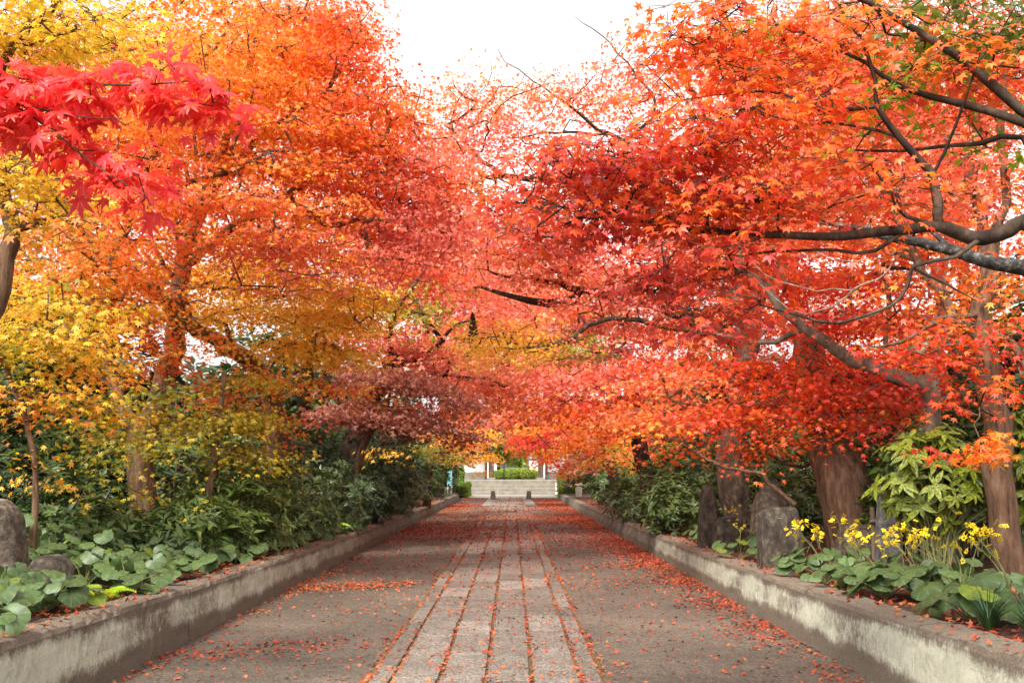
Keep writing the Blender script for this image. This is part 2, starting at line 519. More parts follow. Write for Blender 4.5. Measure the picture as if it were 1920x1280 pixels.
# paving strip: narrow edge stones and four columns of slabs, joints recessed and full of leaves
JW = 0.028
edges = np.array([-1.045, -0.88, -0.53, -0.19, 0.147, 0.5, 0.665])
struct(obj('path_joint_bed', box_mesh('joint_bed', M_JOINT, edges[0] - 0.03, edges[-1] + 0.03, 2, 48, -0.02, 0.004)))
slab_mesh = {}
for c in range(6):
    w = edges[c + 1] - edges[c] - JW
    slab_mesh[c] = box_mesh('paver', M_PAVER, -w / 2, w / 2, -0.5, 0.5, 0, 0.022, 0.005)
paver_rows = []
for c in range(6):
    y = 2.0 + 0.35 * rng.random()
    while y < 46.5:
        ln = (0.92 if 0 < c < 5 else 1.15) * (0.88 + 0.24 * rng.random())
        o = obj('paver', slab_mesh[c], path, ((edges[c] + edges[c + 1]) / 2 + 0.004 * rng.standard_normal(), y + ln / 2, 0.003 * rng.random()))
        o.scale = (1, ln - 0.014, 1)
        o.rotation_euler = (0.0015 * rng.standard_normal(), 0.004 * rng.standard_normal(), 0.002 * rng.standard_normal())
        y += ln
# lighter square slabs where the strip ends before the steps
fs = box_mesh('paver', M_STEP, -0.31, 0.31, -0.5, 0.5, 0, 0.02, 0.006)
for i in range(4):
    for j in range(20):
        obj('paver', fs, path, (-1.1 + i * 0.64, 47.5 + j * 1.04 + 0.25 * (i % 2), 0.001 * i))

# ------------------------------------------------------------------ tubes and leaves
def tubes(chains):
    """chains: (pts (n,3), radii (n,), sides) -> verts, quads"""
    VV, FF = [], []
    base = 0
    for pts, rad, k in chains:
        n = len(pts)
        tan = np.gradient(pts, axis=0)
        tan /= np.linalg.norm(tan, axis=1, keepdims=True) + 1e-9
        ref = np.array([0.0, 0.0, 1.0]) if abs(tan[0, 2]) < 0.8 else np.array([1.0, 0.0, 0.0])
        u = np.empty_like(pts)
        cu = ref
        for i in range(n):
            cu = cu - tan[i] * cu.dot(tan[i])
            cu /= np.linalg.norm(cu) + 1e-9
            u[i] = cu
        v = np.cross(tan, u)
        a = np.arange(k) * (2 * math.pi / k)
        ring = pts[:, None, :] + rad[:, None, None] * (np.cos(a)[None, :, None] * u[:, None, :] + np.sin(a)[None, :, None] * v[:, None, :])
        VV.append(ring.reshape(-1, 3))
        i0 = (np.arange(n - 1) * k)[:, None]
        j0 = np.arange(k)[None, :]
        j1 = (np.arange(k) + 1) % k
        f = np.stack([i0 + j0, i0 + j1[None, :], i0 + k + j1[None, :], i0 + k + j0], axis=-1).reshape(-1, 4)
        FF.append(f + base)
        base += n * k
    return np.concatenate(VV), np.concatenate(FF)


def leaf_template(kind):
    """unit maple leaf, stalk end at origin, tip +Y, upper side +Z"""
    V, F = [], []
    if kind == 0:
        L = [(-128, .34), (-84, .66), (-42, .92), (0, 1.0), (42, .92), (84, .66), (128, .34)]
        w = 0.15
    elif kind == 1:
        L = [(-100, .58), (-48, .9), (0, 1.0), (48, .9), (100, .58)]
        w = 0.2
    elif kind == 2:
        L = [(-96, .6), (-47, .92), (0, 1.0), (47, .92), (96, .6)]
        w = 0.22
    else:
        L = [(-66, .85), (0, 1.0), (66, .85)]
        w = 0.31
    for ang, ln in L:
        a = R(ang)
        d = np.array([math.sin(a), math.cos(a)])
        nrm = np.array([d[1], -d[0]])
        b = len(V)
        if kind in (0, 1):
            V += [(0, 0.0, 0.02), (*(d * ln * .42 + nrm * w * (.55 + .45 * ln)), -0.03), (*(d * ln), -0.22 * ln), (*(d * ln * .42 - nrm * w * (.55 + .45 * ln)), -0.03)]
            if kind == 0:
                V += [(*(d * ln * .5), 0.035)]
                F += [(b, b + 1, b + 4), (b + 1, b + 2, b + 4), (b + 4, b + 2, b + 3), (b, b + 4, b + 3)]
            else:
                F += [(b, b + 1, b + 2, b + 3)]
        else:
            V += [(*(nrm * w - d * .05), 0), (*(d * ln), -0.2 * ln), (*(-nrm * w - d * .05), 0)]
            F += [(b, b + 1, b + 2)]
    return np.array(V, dtype=np.float32), np.array(F, dtype=np.int64)


TPL = {k: leaf_template(k) for k in range(4)}
# lanceolate leaf, folded along the midrib
TPL['lance'] = (np.array([(0, 0, 0), (.17, .42, .05), (0, 1, -.16), (-.17, .42, .05), (0, .45, 0)], dtype=np.float32),
                np.array([(0, 1, 4), (1, 2, 4), (4, 2, 3), (0, 4, 3)]))
TPL['small'] = (np.array([(0, 0, 0), (.24, .45, .05), (0, 1, -.1), (-.24, .45, .05)], dtype=np.float32), np.array([(0, 1, 2), (0, 2, 3)]))


def place_leaves(tpl, pos, tipdir, normal, size):
    """rows of oriented copies of a template"""
    V, F = TPL[tpl]
    y = tipdir / (np.linalg.norm(tipdir, axis=1, keepdims=True) + 1e-9)
    x = np.cross(y, normal)
    x /= np.linalg.norm(x, axis=1, keepdims=True) + 1e-9
    z = np.cross(x, y)
    n, k = len(pos), len(V)
    W = (x[:, None, :] * V[None, :, 0:1] + y[:, None, :] * V[None, :, 1:2] + z[:, None, :] * V[None, :, 2:3]) * size[:, None, None] + pos[:, None, :]
    FF = (F[None] + (np.arange(n) * k)[:, None, None]).reshape(-1, F.shape[1])
    return W.reshape(-1, 3), FF, k


_K = rng.standard_normal((10, 3))
_PH = rng.random(10) * 6.28


def vnoise(p, f):
    s = np.zeros(len(p))
    for i in range(10):
        s += np.sin((p @ _K[i]) * f * (0.6 + 0.12 * i) + _PH[i])
    return s / 3.2


PAL = {
    'yellow': [(.78, .46, .04), (.90, .62, .05), (.92, .70, .06), (.90, .56, .05)],
    'orange': [(.93, .58, .06), (.93, .45, .05), (.92, .32, .05), (.91, .24, .09)],
    'orange_red': [(.92, .44, .045), (.91, .27, .035), (.90, .17, .04), (.88, .145, .07)],
    'amber': [(.50, .36, .04), (.86, .47, .05), (.92, .42, .05), (.91, .28, .07)],
    'salmon': [(.92, .42, .08), (.91, .30, .10), (.90, .23, .12), (.89, .24, .16)],
    'pink': [(.93, .42, .15), (.92, .33, .20), (.91, .28, .22), (.90, .25, .19)],
    'red': [(.91, .26, .03), (.88, .135, .03), (.84, .09, .045), (.78, .08, .07)],
    'scarlet': [(.88, .11, .035), (.88, .08, .04), (.85, .07, .06), (.78, .06, .075)],
    'crimson': [(.80, .15, .035), (.72, .08, .035), (.58, .06, .05), (.46, .06, .075)],
    'olive': [(.14, .18, .025), (.24, .26, .03), (.40, .34, .03), (.62, .42, .03)],
    'yellowgreen': [(.14, .22, .025), (.32, .34, .03), (.68, .50, .03), (.80, .54, .03)],
    'green': [(.16, .30, .02), (.26, .40, .02), (.38, .42, .02), (.60, .36, .02)],
    'maroon': [(.50, .24, .12), (.44, .15, .10), (.40, .12, .09), (.46, .20, .12)],
    'gold': [(.92, .68, .07), (.93, .62, .07), (.93, .48, .06), (.84, .60, .07)],
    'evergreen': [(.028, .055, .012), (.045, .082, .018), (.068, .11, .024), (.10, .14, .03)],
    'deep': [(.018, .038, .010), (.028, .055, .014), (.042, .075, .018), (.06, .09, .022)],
    'shrub': [(.045, .08, .017), (.075, .125, .027), (.11, .165, .036), (.16, .195, .042)],
    'bluegreen': [(.035, .06, .026), (.055, .09, .036), (.08, .12, .046), (.11, .14, .05)],
    'lime': [(.16, .27, .02), (.26, .38, .02), (.36, .44, .03), (.46, .46, .04)],
    'litter': [(.46, .15, .045), (.45, .08, .028), (.36, .045, .025), (.18, .05, .03)],
}


def pal_color(name, pos, f=0.9, jit=0.3, per=0):
    st = np.array(PAL[name])
    t = 0.5 + 0.3 * vnoise(pos, f) + jit * rng.standard_normal(len(pos))
    if per:      # leaves of one spray turn together
        t += np.repeat(rng.standard_normal(len(pos) // per), per) * .22
    t = np.clip(t, 0, 1) * (len(st) - 1)
    i = np.minimum(t.astype(int), len(st) - 2)
    fr = (t - i)[:, None]
    c = st[i] * (1 - fr) + st[i + 1] * fr
    return c * (1 + 0.08 * rng.standard_normal((len(pos), 1))).clip(0.6, 1.35)


def spline(pts, step):
    """Catmull-Rom through control rows, resampled"""
    p = np.asarray(pts, dtype=float)
    q = np.vstack([2 * p[0] - p[1], p, 2 * p[-1] - p[-2]])
    out = []
    for i in range(len(p) - 1):
        a, b, c, d = q[i], q[i + 1], q[i + 2], q[i + 3]
        n = max(2, int(np.linalg.norm((c - b)[:3]) / step))
        t = np.linspace(0, 1, n, endpoint=False)[:, None]
        out.append(0.5 * ((2 * b) + (-a + c) * t + (2 * a - 5 * b + 4 * c - d) * t ** 2 + (-a + 3 * b - 3 * c + d) * t ** 3))
    out.append(p[-1:])
    return np.concatenate(out)


class Tree:
    def __init__(self, name, label, base, bark, cat='tree', step=0.22, rtip=0.006, rexp=0.42, droop=1.0, group=None):
        self.base = np.array(base, dtype=float)
        self.root = empty(name, base, label, cat, group)
        self.bark, self.step, self.rtip, self.rexp = bark, step, rtip, rexp
        self.pos = np.zeros((60000, 3))
        self.par = np.full(60000, -1, dtype=int)
        self.rfix = np.zeros(60000)
        self.n = 0
        self.sprays = []
        self.bare = []

    def add(self, p, parent, r=0.0):
        i = self.n
        self.pos[i] = p
        self.par[i] = parent
        self.rfix[i] = r
        self.n += 1
        return i

    def limb(self, pts, r0, r1, jit=0.02):
        """pts world rows; joined to the nearest node there already is"""
        s = spline(pts, self.step)
        par = -1
        if self.n:
            par = int(np.argmin(((self.pos[:self.n] - s[0]) ** 2).sum(1)))
        for i, p in enumerate(s):
            t = i / (len(s) - 1)
            w = p + (rng.standard_normal(3) * jit if 0 < i else 0)
            if i == 0 and par >= 0 and np.linalg.norm(self.pos[par] - s[0]) < 0.05:
                continue
            par = self.add(w, par, r0 + (r1 - r0) * t)

    def mass(self, px, py, D, rx, ry, rd, pal, dens=1.0, lod=None, size=None, nl=None, srad=None):
        """ellipsoid of foliage round a place; rx, ry in photo pixels at that distance, rd in metres"""
        c = P(px, py, D)
        ax, az = rx * pxm(D), ry * pxm(D)
        if lod is None:
            lod = 1 if D < 8 else (2 if D < 18.5 else 3)
        size = size or {1: .042, 2: .05, 3: .085}[lod]
        nl = nl or {1: 20, 2: 30, 3: 34}[lod]
        srad = srad or {1: .28, 2: .5, 3: .85}[lod]
        leaf_area = 0.55 * size * size * 1.6
        n = max(3, int(dens * (5.0 if D > 3 else 3.4) * math.pi * ax * az / (nl * leaf_area)))
        g = rng.standard_normal((n, 3))
        g /= np.linalg.norm(g, axis=1, keepdims=True)
        g *= rng.random((n, 1)) ** (1 / 2.6)
        cs = c + g * np.array([ax, rd, az])
        if lod > 0:
            # foliage sits in drooping tiers that fall away from the stem
            lay = {1: .32, 2: .55, 3: .9}[lod]
            k = (.78 if py > 560 else .45)
            dxy = np.hypot(cs[:, 0] - self.base[0], cs[:, 1] - self.base[1])
            und = vnoise(cs * np.array([1, 1, 0]) + self.base[0], .5) * lay * .9 + vnoise(cs * np.array([1, 1, .3]) + 11, 1.3) * lay * .35 - .16 * dxy
            zl = np.floor((cs[:, 2] - und) / lay + .5) * lay + und + rng.standard_normal(n) * lay * .12
            cs[:, 2] += (zl - cs[:, 2]) * k
        self.sprays.append((cs, pal, lod, size, nl, srad, D))

    def build(self):
        tg = np.concatenate([s[0] for s in self.sprays]) if self.sprays else np.zeros((0, 3))
        nb = self.n
        if len(tg):
            dd = np.array([np.min(((self.pos[:nb] - t) ** 2).sum(1)) for t in tg])
            tips = np.zeros(len(tg), dtype=int)
            for k in np.argsort(dd):
                t = tg[k]
                df = self.pos[:self.n] - t
                ds = np.sqrt((df ** 2).sum(1)) + 0.35 * np.maximum(self.pos[:self.n, 2] - t[2], 0)
                j = int(np.argmin(ds))
                a = self.pos[j]
                L = np.linalg.norm(t - a)
                m = max(1, int(L / (self.step * 1.6)))
                gp = self.par[j]
                dirp = (a - self.pos[gp]) if gp >= 0 else np.array([0, 0, 1.0])
                dirp = dirp / (np.linalg.norm(dirp) + 1e-9)
                ctrl = a + (t - a) * 0.45 + dirp * L * 0.22 + rng.standard_normal(3) * L * 0.07
                for i in range(1, m + 1):
                    u = i / m
                    p = (1 - u) ** 2 * a + 2 * u * (1 - u) * ctrl + u * u * t
                    if i < m:
                        p = p + rng.standard_normal(3) * 0.018
                    j = self.add(p, j)
                tips[k] = j
        n = self.n
        cnt = np.zeros(n)
        if len(tg):
            np.add.at(cnt, tips, 1)
        cnt = np.maximum(cnt, 0.0)
        for i in range(n - 1, 0, -1):
            if self.par[i] >= 0:
                cnt[self.par[i]] += cnt[i]
        r = self.rtip * np.maximum(cnt, 1) ** self.rexp
        r = np.where(self.rfix[:n] > 0, np.maximum(self.rfix[:n], np.minimum(r, self.rfix[:n] * 1.15)), np.minimum(r, 0.09))
        for i in range(1, n):
            if self.par[i] >= 0 and self.rfix[i] == 0:
                r[i] = min(r[i], r[self.par[i]] * 0.95)
        # chains
        child = [[] for _ in range(n)]
        for i in range(1, n):
            if self.par[i] >= 0:
                child[self.par[i]].append(i)
        big, small = [], []
        stack = [(0, -1)]
        while stack:
            i, pp = stack.pop()
            idx = [i]
            while child[idx[-1]]:
                ch = sorted(child[idx[-1]], key=lambda q: -r[q])
                for q in ch[1:]:
                    stack.append((q, idx[-1]))
                idx.append(ch[0])
            pts = self.pos[idx] - self.base
            rad = r[idx].copy()
            if pp >= 0:
                pts = np.vstack([self.pos[pp] - self.base, pts])
                rad = np.concatenate([[rad[0]], rad])
            if len(pts) < 2:
                continue
            mr = rad.max()
            rad = rad * (1 + (.04 if mr > .15 else .07) * vnoise(pts + self.base, 7.0))
            k = 12 if mr > .12 else 8 if mr > .05 else 5 if mr > .02 else 3
            rad[-1] *= 0.4
            (big if mr > .05 else small).append((pts, rad, k))
        V, F = tubes(big or small[:1])
        # bark relief on thick wood
        V = V + 0.012 * np.stack([vnoise(V + 5, 5.0), vnoise(V + 9, 5.0), vnoise(V, 4.0) * .3], 1) * min(1.0, max(x[1].max() for x in (big or small[:1])) / .2)
        obj('trunk', new_mesh('trunk', V, F, self.bark, smooth=True), self.root)
        # leaves
        twl = []
        parts = {}
        for (cs, pal, lod, size, nl, srad, D) in self.sprays:
            n_ = len(cs)
            k = nl
            out = cs - np.array([self.base[0], self.base[1], 0]) * np.array([1, 1, 0])
            out[:, 2] = 0
            out /= np.linalg.norm(out, axis=1, keepdims=True) + 1e-9
            az = rng.random((n_, k)) * 2 * math.pi
            rr = np.sqrt(rng.random((n_, k))) * srad * (0.75 + 0.5 * rng.random((n_, 1)))
            th = rng.standard_normal((n_, k)) * srad * (0.09 if lod else 0.25)
            tilt = rng.standard_normal((n_, 2)) * 0.15
            dx, dy = np.cos(az) * rr, np.sin(az) * rr
            dz = th - 0.28 * rr * rr / srad + dx * tilt[:, :1] + dy * tilt[:, 1:]
            pos = (cs[:, None, :] + np.stack([dx, dy, dz], -1)).reshape(-1, 3)
            rad_dir = np.stack([np.cos(az), np.sin(az), np.zeros_like(az)], -1).reshape(-1, 3)
            m = len(pos)
            tip = rad_dir + 0.5 * rng.standard_normal((m, 3)) + np.array([0, 0, -0.55])
            nor = np.array([0, 0, 1.0]) + 0.28 * rng.standard_normal((m, 3)) + np.repeat(0.28 * rng.standard_normal((n_, 3)), k, axis=0) + 0.45 * rad_dir
            sz = size * (0.55 + 0.9 * rng.random(m))
            V, F, kv = place_leaves(lod, pos - self.base, tip, nor, sz)
            c = pal_color(pal, pos, .9, .17, k)
            parts.setdefault(lod, []).append((V, F, np.repeat(c, kv, axis=0)))
            if lod == 1:
                for i in range(n_):
                    for q in range(5):
                        e = np.array([dx[i, q], dy[i, q], dz[i, q]])
                        twl.append((np.array([cs[i], cs[i] + e * .5 + rng.standard_normal(3) * .015 + (0, 0, .02), cs[i] + e]) - self.base, np.array([.0026, .002, .0012]), 3))
        if small or twl:
            V, F = tubes(small + twl)
            obj('branches', new_mesh('branches', V, F, self.bark, smooth=True), self.root)['kind'] = 'stuff'
        for lod, lst in parts.items():
            o = 0
            VV, FF, CC = [], [], []
            for V, F, c in lst:
                VV.append(V); FF.append(F + o); CC.append(c)
                o += len(V)
            cr = obj('crown', new_mesh('crown', np.concatenate(VV), np.concatenate(FF), M_LEAF, np.concatenate(CC)), self.root)
            cr['kind'] = 'stuff'
        return self


def px_path(*pts):
    return np.array([P(*p) for p in pts])


def base_at(px, D):
    """foot of something standing in a bed at image column px, distance D"""
    p = P(px, 900, D)
    return np.array([p[0], D, bed_z(p[0], D) - 0.05])

# ------------------------------------------------------------------ trees, right side
b = base_at(2150, 4.6)
t = Tree('maple_tree', 'dark red maple whose long bare-armed branches reach in from the upper right', b, M_BARK_DARK, step=0.14, rtip=.0032)
t.limb(np.vstack([b, P(2160, 800, 4.7), P(2080, 560, 4.8), P(1990, 440, 4.9)]), .10, .06, .01)
t.limb(px_path((1990, 440, 4.9), (1920, 422, 5.0), (1885, 432, 5.0), (1845, 448, 5.05), (1800, 440, 5.1), (1765, 424, 5.1), (1700, 428, 5.2), (1620, 437, 5.3), (1530, 444, 5.4), (1400, 437, 5.5), (1280, 430, 5.6), (1170, 408, 5.7), (1085, 395, 5.7)), .045, .008, .006)
t.limb(px_path((1765, 424, 5.1), (1757, 380, 5.1), (1750, 325, 5.15), (1700, 270, 5.2), (1645, 200, 5.2), (1640, 150, 5.2), (1612, 70, 5.2), (1570, 10, 5.2)), .024, .009, .005)
t.limb(px_path((1645, 200, 5.2), (1600, 205, 5.25), (1550, 207, 5.3), (1500, 190, 5.3), (1440, 172, 5.4), (1280, 186, 5.6)), .014, .004, .005)
t.limb(px_path((1700, 270, 5.2), (1650, 245, 5.3), (1550, 232, 5.4), (1490, 245, 5.5), (1400, 300, 5.6)), .011, .004, .005)
t.limb(px_path((1752, 330, 5.15), (1790, 240, 5.1), (1830, 130, 5.0), (1900, 20, 5.0)), .009, .004, .005)
t.limb(px_path((1765, 424, 5.1), (1700, 405, 5.2), (1672, 330, 5.3), (1660, 325, 5.3), (1635, 360, 5.3), (1560, 385, 5.4)), .016, .006, .005)
t.limb(px_path((2080, 560, 4.8), (2040, 330, 4.8), (1920, 205, 4.9), (1830, 130, 5.0), (1740, 70, 5.0), (1640, 10, 5.1), (1500, -60, 5.2)), .04, .012, .006)
t.limb(px_path((2040, 330, 4.8), (1920, 232, 4.9), (1800, 195, 5.1), (1700, 170, 5.2), (1620, 120, 5.3), (1560, 90, 5.4)), .03, .007, .006)
t.limb(px_path((1990, 440, 4.9), (1920, 262, 5.2), (1840, 268, 5.3), (1780, 272, 5.4), (1700, 282, 5.5), (1600, 285, 5.6)), .022, .008, .006)
t.limb(px_path((1700, 428, 5.2), (1640, 470, 5.3), (1575, 470, 5.4), (1500, 470, 5.5), (1405, 480, 5.6), (1395, 510, 5.6), (1320, 530, 5.7)), .012, .005, .005)
t.limb(px_path((1845, 448, 5.05), (1790, 480, 5.0), (1710, 500, 5.0), (1700, 540, 5.0), (1670, 575, 5.0), (1570, 605, 5.1), (1500, 590, 5.2), (1420, 570, 5.3)), .016, .005, .005)
t.limb(px_path((1710, 500, 5.0), (1770, 530, 5.0), (1830, 560, 5.0)), .010, .005, .005)
for a in ((1120, 330, 130, 80, 'crimson', 1.0), (1040, 400, 110, 55, 'crimson', 1.0), (1280, 330, 170, 90, 'crimson', .75), (1330, 400, 150, 60, 'red', .8),
          (1300, 500, 130, 60, 'crimson', .8), (1330, 570, 110, 45, 'crimson', .8), (1000, 455, 50, 25, 'crimson', .9),
          (1450, 250, 200, 120, 'red', .55), (1300, 70, 105, 75, 'red', .9), (1480, 60, 200, 75, 'red', .6), (1560, 370, 170, 60, 'red', .5),
          (1250, 225, 90, 50, 'red', .5), (1740, 150, 170, 60, 'red', .5), (1780, 50, 170, 60, 'olive', .55), (1690, 120, 70, 60, 'green', .35), (1420, 55, 80, 55, 'green', .18), (1900, 60, 70, 60, 'olive', .6), (1700, 180, 60, 25, 'green', .5), (1900, 170, 60, 60, 'red', .4), (1850, 240, 40, 20, 'green', .25)):
    t.mass(a[0], a[1], 5.4, a[2], a[3], .55, a[4], a[5])
t.build()

b = base_at(1886, 9.6)
t = Tree('maple_tree', 'grey-barked maple beside the variegated bush, salmon red crown over the right wall', b, M_BARK_BROWN)
t.limb(np.vstack([b, P(1882, 1000, 9.6), P(1870, 880, 9.6), P(1872, 790, 9.6), P(1855, 730, 9.6), P(1850, 650, 9.6), P(1838, 590, 9.6), P(1852, 530, 9.6), P(1860, 480, 9.7)]), .15, .075, .01)
t.limb(px_path((1842, 640, 9.6), (1800, 590, 9.7), (1740, 525, 9.9), (1715, 490, 10.0), (1690, 430, 10.2), (1650, 340, 10.4)), .05, .03)
t.limb(px_path((1852, 530, 9.6), (1840, 440, 9.8), (1820, 330, 10), (1830, 200, 10), (1800, 60, 10.1)), .06, .03)
t.limb(px_path((1860, 480, 9.7), (1885, 330, 9.7), (1880, 200, 9.6), (1900, 40, 9.6)), .05, .03)
t.limb(px_path((1850, 640, 9.6), (1900, 640, 9.3), (1935, 720, 9.0)), .05, .03)
t.limb(px_path((1838, 590, 9.6), (1760, 600, 9.2), (1690, 640, 9.0), (1600, 650, 9.0)), .03, .01)
t.limb(px_path((1872, 790, 9.6), (1840, 760, 9.0), (1830, 800, 8.7), (1850, 840, 8.5)), .012, .005)
for a in ((1650, 120, 10.4, 260, 130, 'salmon', .75), (1500, 300, 10.6, 220, 150, 'salmon', .7), (1800, 330, 10, 160, 140, 'salmon', .5), (1860, 120, 10, 100, 120, 'orange_red', .6), (1370, 150, 11, 110, 90, 'salmon', .45),
          (1840, 690, 9.3, 110, 40, 'red', .8), (1760, 640, 9.4, 130, 40, 'red', .5), (1900, 560, 9.4, 60, 80, 'orange_red', .4), (1750, 590, 10, 140, 50, 'orange_red', .45), (1700, 480, 10.4, 150, 90, 'orange_red', .4)):
    t.mass(a[0], a[1], a[2], a[3], a[4], 1.1, a[5], a[6])
t.mass(1850, 850, 8.4, 28, 34, .12, 'orange_red', 1.2, srad=.13, nl=16)
t.mass(1870, 790, 8.6, 35, 25, .15, 'orange_red', 1.0, srad=.15, nl=16)
t.mass(1760, 790, 9.0, 45, 15, .2, 'red', .5, srad=.2)
t.build()

b = base_at(2330, 7.6)
t = Tree('old_tree', 'old tree whose black lichen-crusted bough enters at the right edge', b, M_BARK_LICHEN, step=.12)
t.limb(np.vstack([b, P(2320, 900, 7.6), P(2250, 700, 7.6), P(2100, 580, 7.6), P(1990, 535, 7.6), P(1920, 508, 7.6), P(1860, 492, 7.6), P(1800, 474, 7.7), P(1745, 456, 7.8), P(1690, 450, 7.9), P(1620, 430, 8.1), P(1540, 420, 8.3)]), .15, .02, .01)
t.limb(px_path((1800, 474, 7.7), (1760, 440, 7.9), (1700, 400, 8.2)), .03, .008)
for a in ((1600, 420, 8.2, 90, 30, 'salmon', .4), (1950, 480, 7.6, 60, 40, 'red', .5)):
    t.mass(a[0], a[1], a[2], a[3], a[4], .6, a[5], a[6])
t.build()

b = base_at(1762, 11.8)
t = Tree('maple_tree', 'maple with pale grey forked stems rising behind the variegated bush', b, M_BARK_GREY)
t.limb(np.vstack([b, P(1755, 900, 11.8), P(1748, 780, 11.8), P(1750, 680, 11.8)]), .14, .09, .01)
t.limb(px_path((1750, 680, 11.8), (1780, 590, 11.8), (1745, 500, 11.8), (1700, 450, 12), (1690, 360, 12)), .06, .03)
t.limb(px_path((1750, 680, 11.8), (1770, 600, 11.8), (1765, 520, 11.9), (1780, 420, 12), (1810, 300, 12), (1840, 180, 12)), .06, .03)
t.limb(px_path((1750, 690, 11.8), (1660, 660, 12), (1670, 560, 12), (1650, 510, 12), (1640, 440, 12)), .035, .02)
t.limb(px_path((1748, 720, 11.8), (1640, 692, 12), (1570, 655, 12), (1510, 620, 12), (1462, 575, 12), (1440, 540, 12.1), (1390, 500, 12.3)), .095, .045)
t.limb(px_path((1510, 620, 12), (1420, 640, 12.5), (1330, 620, 13), (1290, 595, 13)), .04, .02)
for q, r0 in ((((1742, 520, 11.6), (1700, 470, 10.4), (1662, 510, 9.8), (1620, 535, 9.6), (1560, 545, 9.5), (1500, 538, 9.5), (1430, 512, 9.6), (1395, 480, 9.7)), .017),
              (((1700, 470, 10.4), (1655, 482, 9.8), (1600, 490, 9.6), (1550, 480, 9.6), (1500, 455, 9.8)), .012),
              (((1620, 535, 9.6), (1560, 575, 9.5), (1510, 590, 9.5), (1450, 560, 9.6), (1410, 520, 9.8)), .012),
              (((1742, 560, 11.6), (1690, 560, 10), (1640, 590, 9.6), (1570, 602, 9.5), (1500, 600, 9.6)), .014),
              (((1745, 500, 11.8), (1720, 420, 10.6), (1660, 395, 10.2), (1600, 400, 10)), .014)):
    t.limb(px_path(*q), r0, .004, .012)
for a in ((1560, 560, 12.5, 190, 60, 'red', .7), (1460, 500, 13, 140, 60, 'orange_red', .7), (1650, 600, 12.5, 160, 50, 'red', .5), (1600, 430, 13, 200, 60, 'orange_red', .6), (1680, 300, 13, 180, 130, 'salmon', .6), (1400, 420, 13.5, 150, 90, 'salmon', .6), (1600, 100, 13, 260, 120, 'salmon', .5)):
    t.mass(a[0], a[1], a[2], a[3], a[4], 1.2, a[5], a[6])
t.build()

b = base_at(1606, 13.2)
t = Tree('maple_tree', 'maple with thick leaning brown trunk behind the yellow flowers', b, M_BARK_BROWN)
t.limb(np.vstack([b, P(1600, 980, 13.2), P(1585, 920, 13.2), P(1562, 850, 13.3), P(1545, 790, 13.6), P(1530, 720, 14.0), P(1510, 640, 14.2)]), .40, .20, .015)
t.limb(px_path((1535, 740, 14.2), (1450, 700, 14), (1350, 720, 13.8), (1250, 740, 13.8)), .08, .02)
t.limb(px_path((1530, 720, 14.2), (1600, 700, 13.6), (1680, 720, 13)), .07, .02)
t.limb(px_path((1560, 850, 14.2), (1490, 870, 13.4), (1430, 845, 13), (1350, 815, 13)), .03, .01)
t.limb(px_path((1562, 850, 14.2), (1600, 835, 13.6), (1670, 810, 13.2), (1680, 770, 13)), .035, .012)
for a in ((1560, 745, 13, 170, 45, 'red', .9), (1400, 770, 13.2, 150, 42, 'red', .9), (1260, 745, 14, 140, 45, 'salmon', .9), (1330, 690, 14, 160, 45, 'red', .8), (1500, 680, 13.6, 150, 40, 'red', .8), (1650, 740, 12.8, 110, 45, 'red', .8), (1450, 820, 12.8, 50, 16, 'orange_red', .8), (1590, 800, 12.6, 70, 16, 'red', .8), (1430, 850, 12.8, 18, 12, 'orange_red', 1), (1260, 800, 14, 120, 30, 'orange_red', .8)):
    t.mass(a[0], a[1], a[2], a[3], a[4], 1.3, a[5], a[6])
t.build()

b = base_at(1384, 17)
t = Tree('maple_tree', 'maple behind the standing stones with limbs arching high over the path', b, M_BARK_DARK)
t.limb(np.vstack([b, P(1380, 950, 17), P(1370, 860, 17), P(1380, 760, 17), P(1400, 650, 17), P(1420, 540, 17), P(1440, 430, 17)]), .27, .16, .02)
t.limb(px_path((1420, 540, 17), (1330, 450, 17), (1200, 390, 17), (1080, 345, 17), (970, 332, 17), (940, 330, 17), (905, 300, 17), (865, 262, 17), (848, 225, 17), (870, 170, 17)), .13, .012)
t.limb(px_path((940, 332, 17), (905, 330, 17), (880, 310, 17), (850, 305, 17)), .05, .01)
t.limb(px_path((1200, 390, 17), (1210, 290, 17), (1140, 250, 17), (1060, 195, 17), (1000, 150, 17), (945, 115, 17), (935, 80, 17)), .05, .005)
t.limb(px_path((1140, 250, 17), (1040, 250, 17), (960, 260, 17)), .03, .01)
t.limb(px_path((1400, 640, 17), (1250, 610, 17), (1130, 600, 17), (1060, 640, 17), (980, 655, 17), (940, 650, 17)), .07, .012)
t.limb(px_path((1180, 260, 17), (1230, 200, 17), (1160, 100, 17), (1075, 25, 17)), .03, .006)
t.limb(px_path((1440, 430, 17), (1380, 300, 17), (1300, 180, 17), (1250, 120, 17)), .1, .03)
t.limb(px_path((1400, 650, 17), (1300, 600, 17.5), (1180, 555, 18), (1090, 545, 18.5), (1050, 535, 18.5), (1000, 522, 18.5), (930, 515, 18.5), (900, 505, 18.5)), .16, .014)
t.limb(px_path((1090, 545, 18.5), (1050, 568, 18.5), (980, 562, 18.5), (940, 552, 18.5), (900, 540, 18.5), (880, 538, 18.5)), .1, .012)
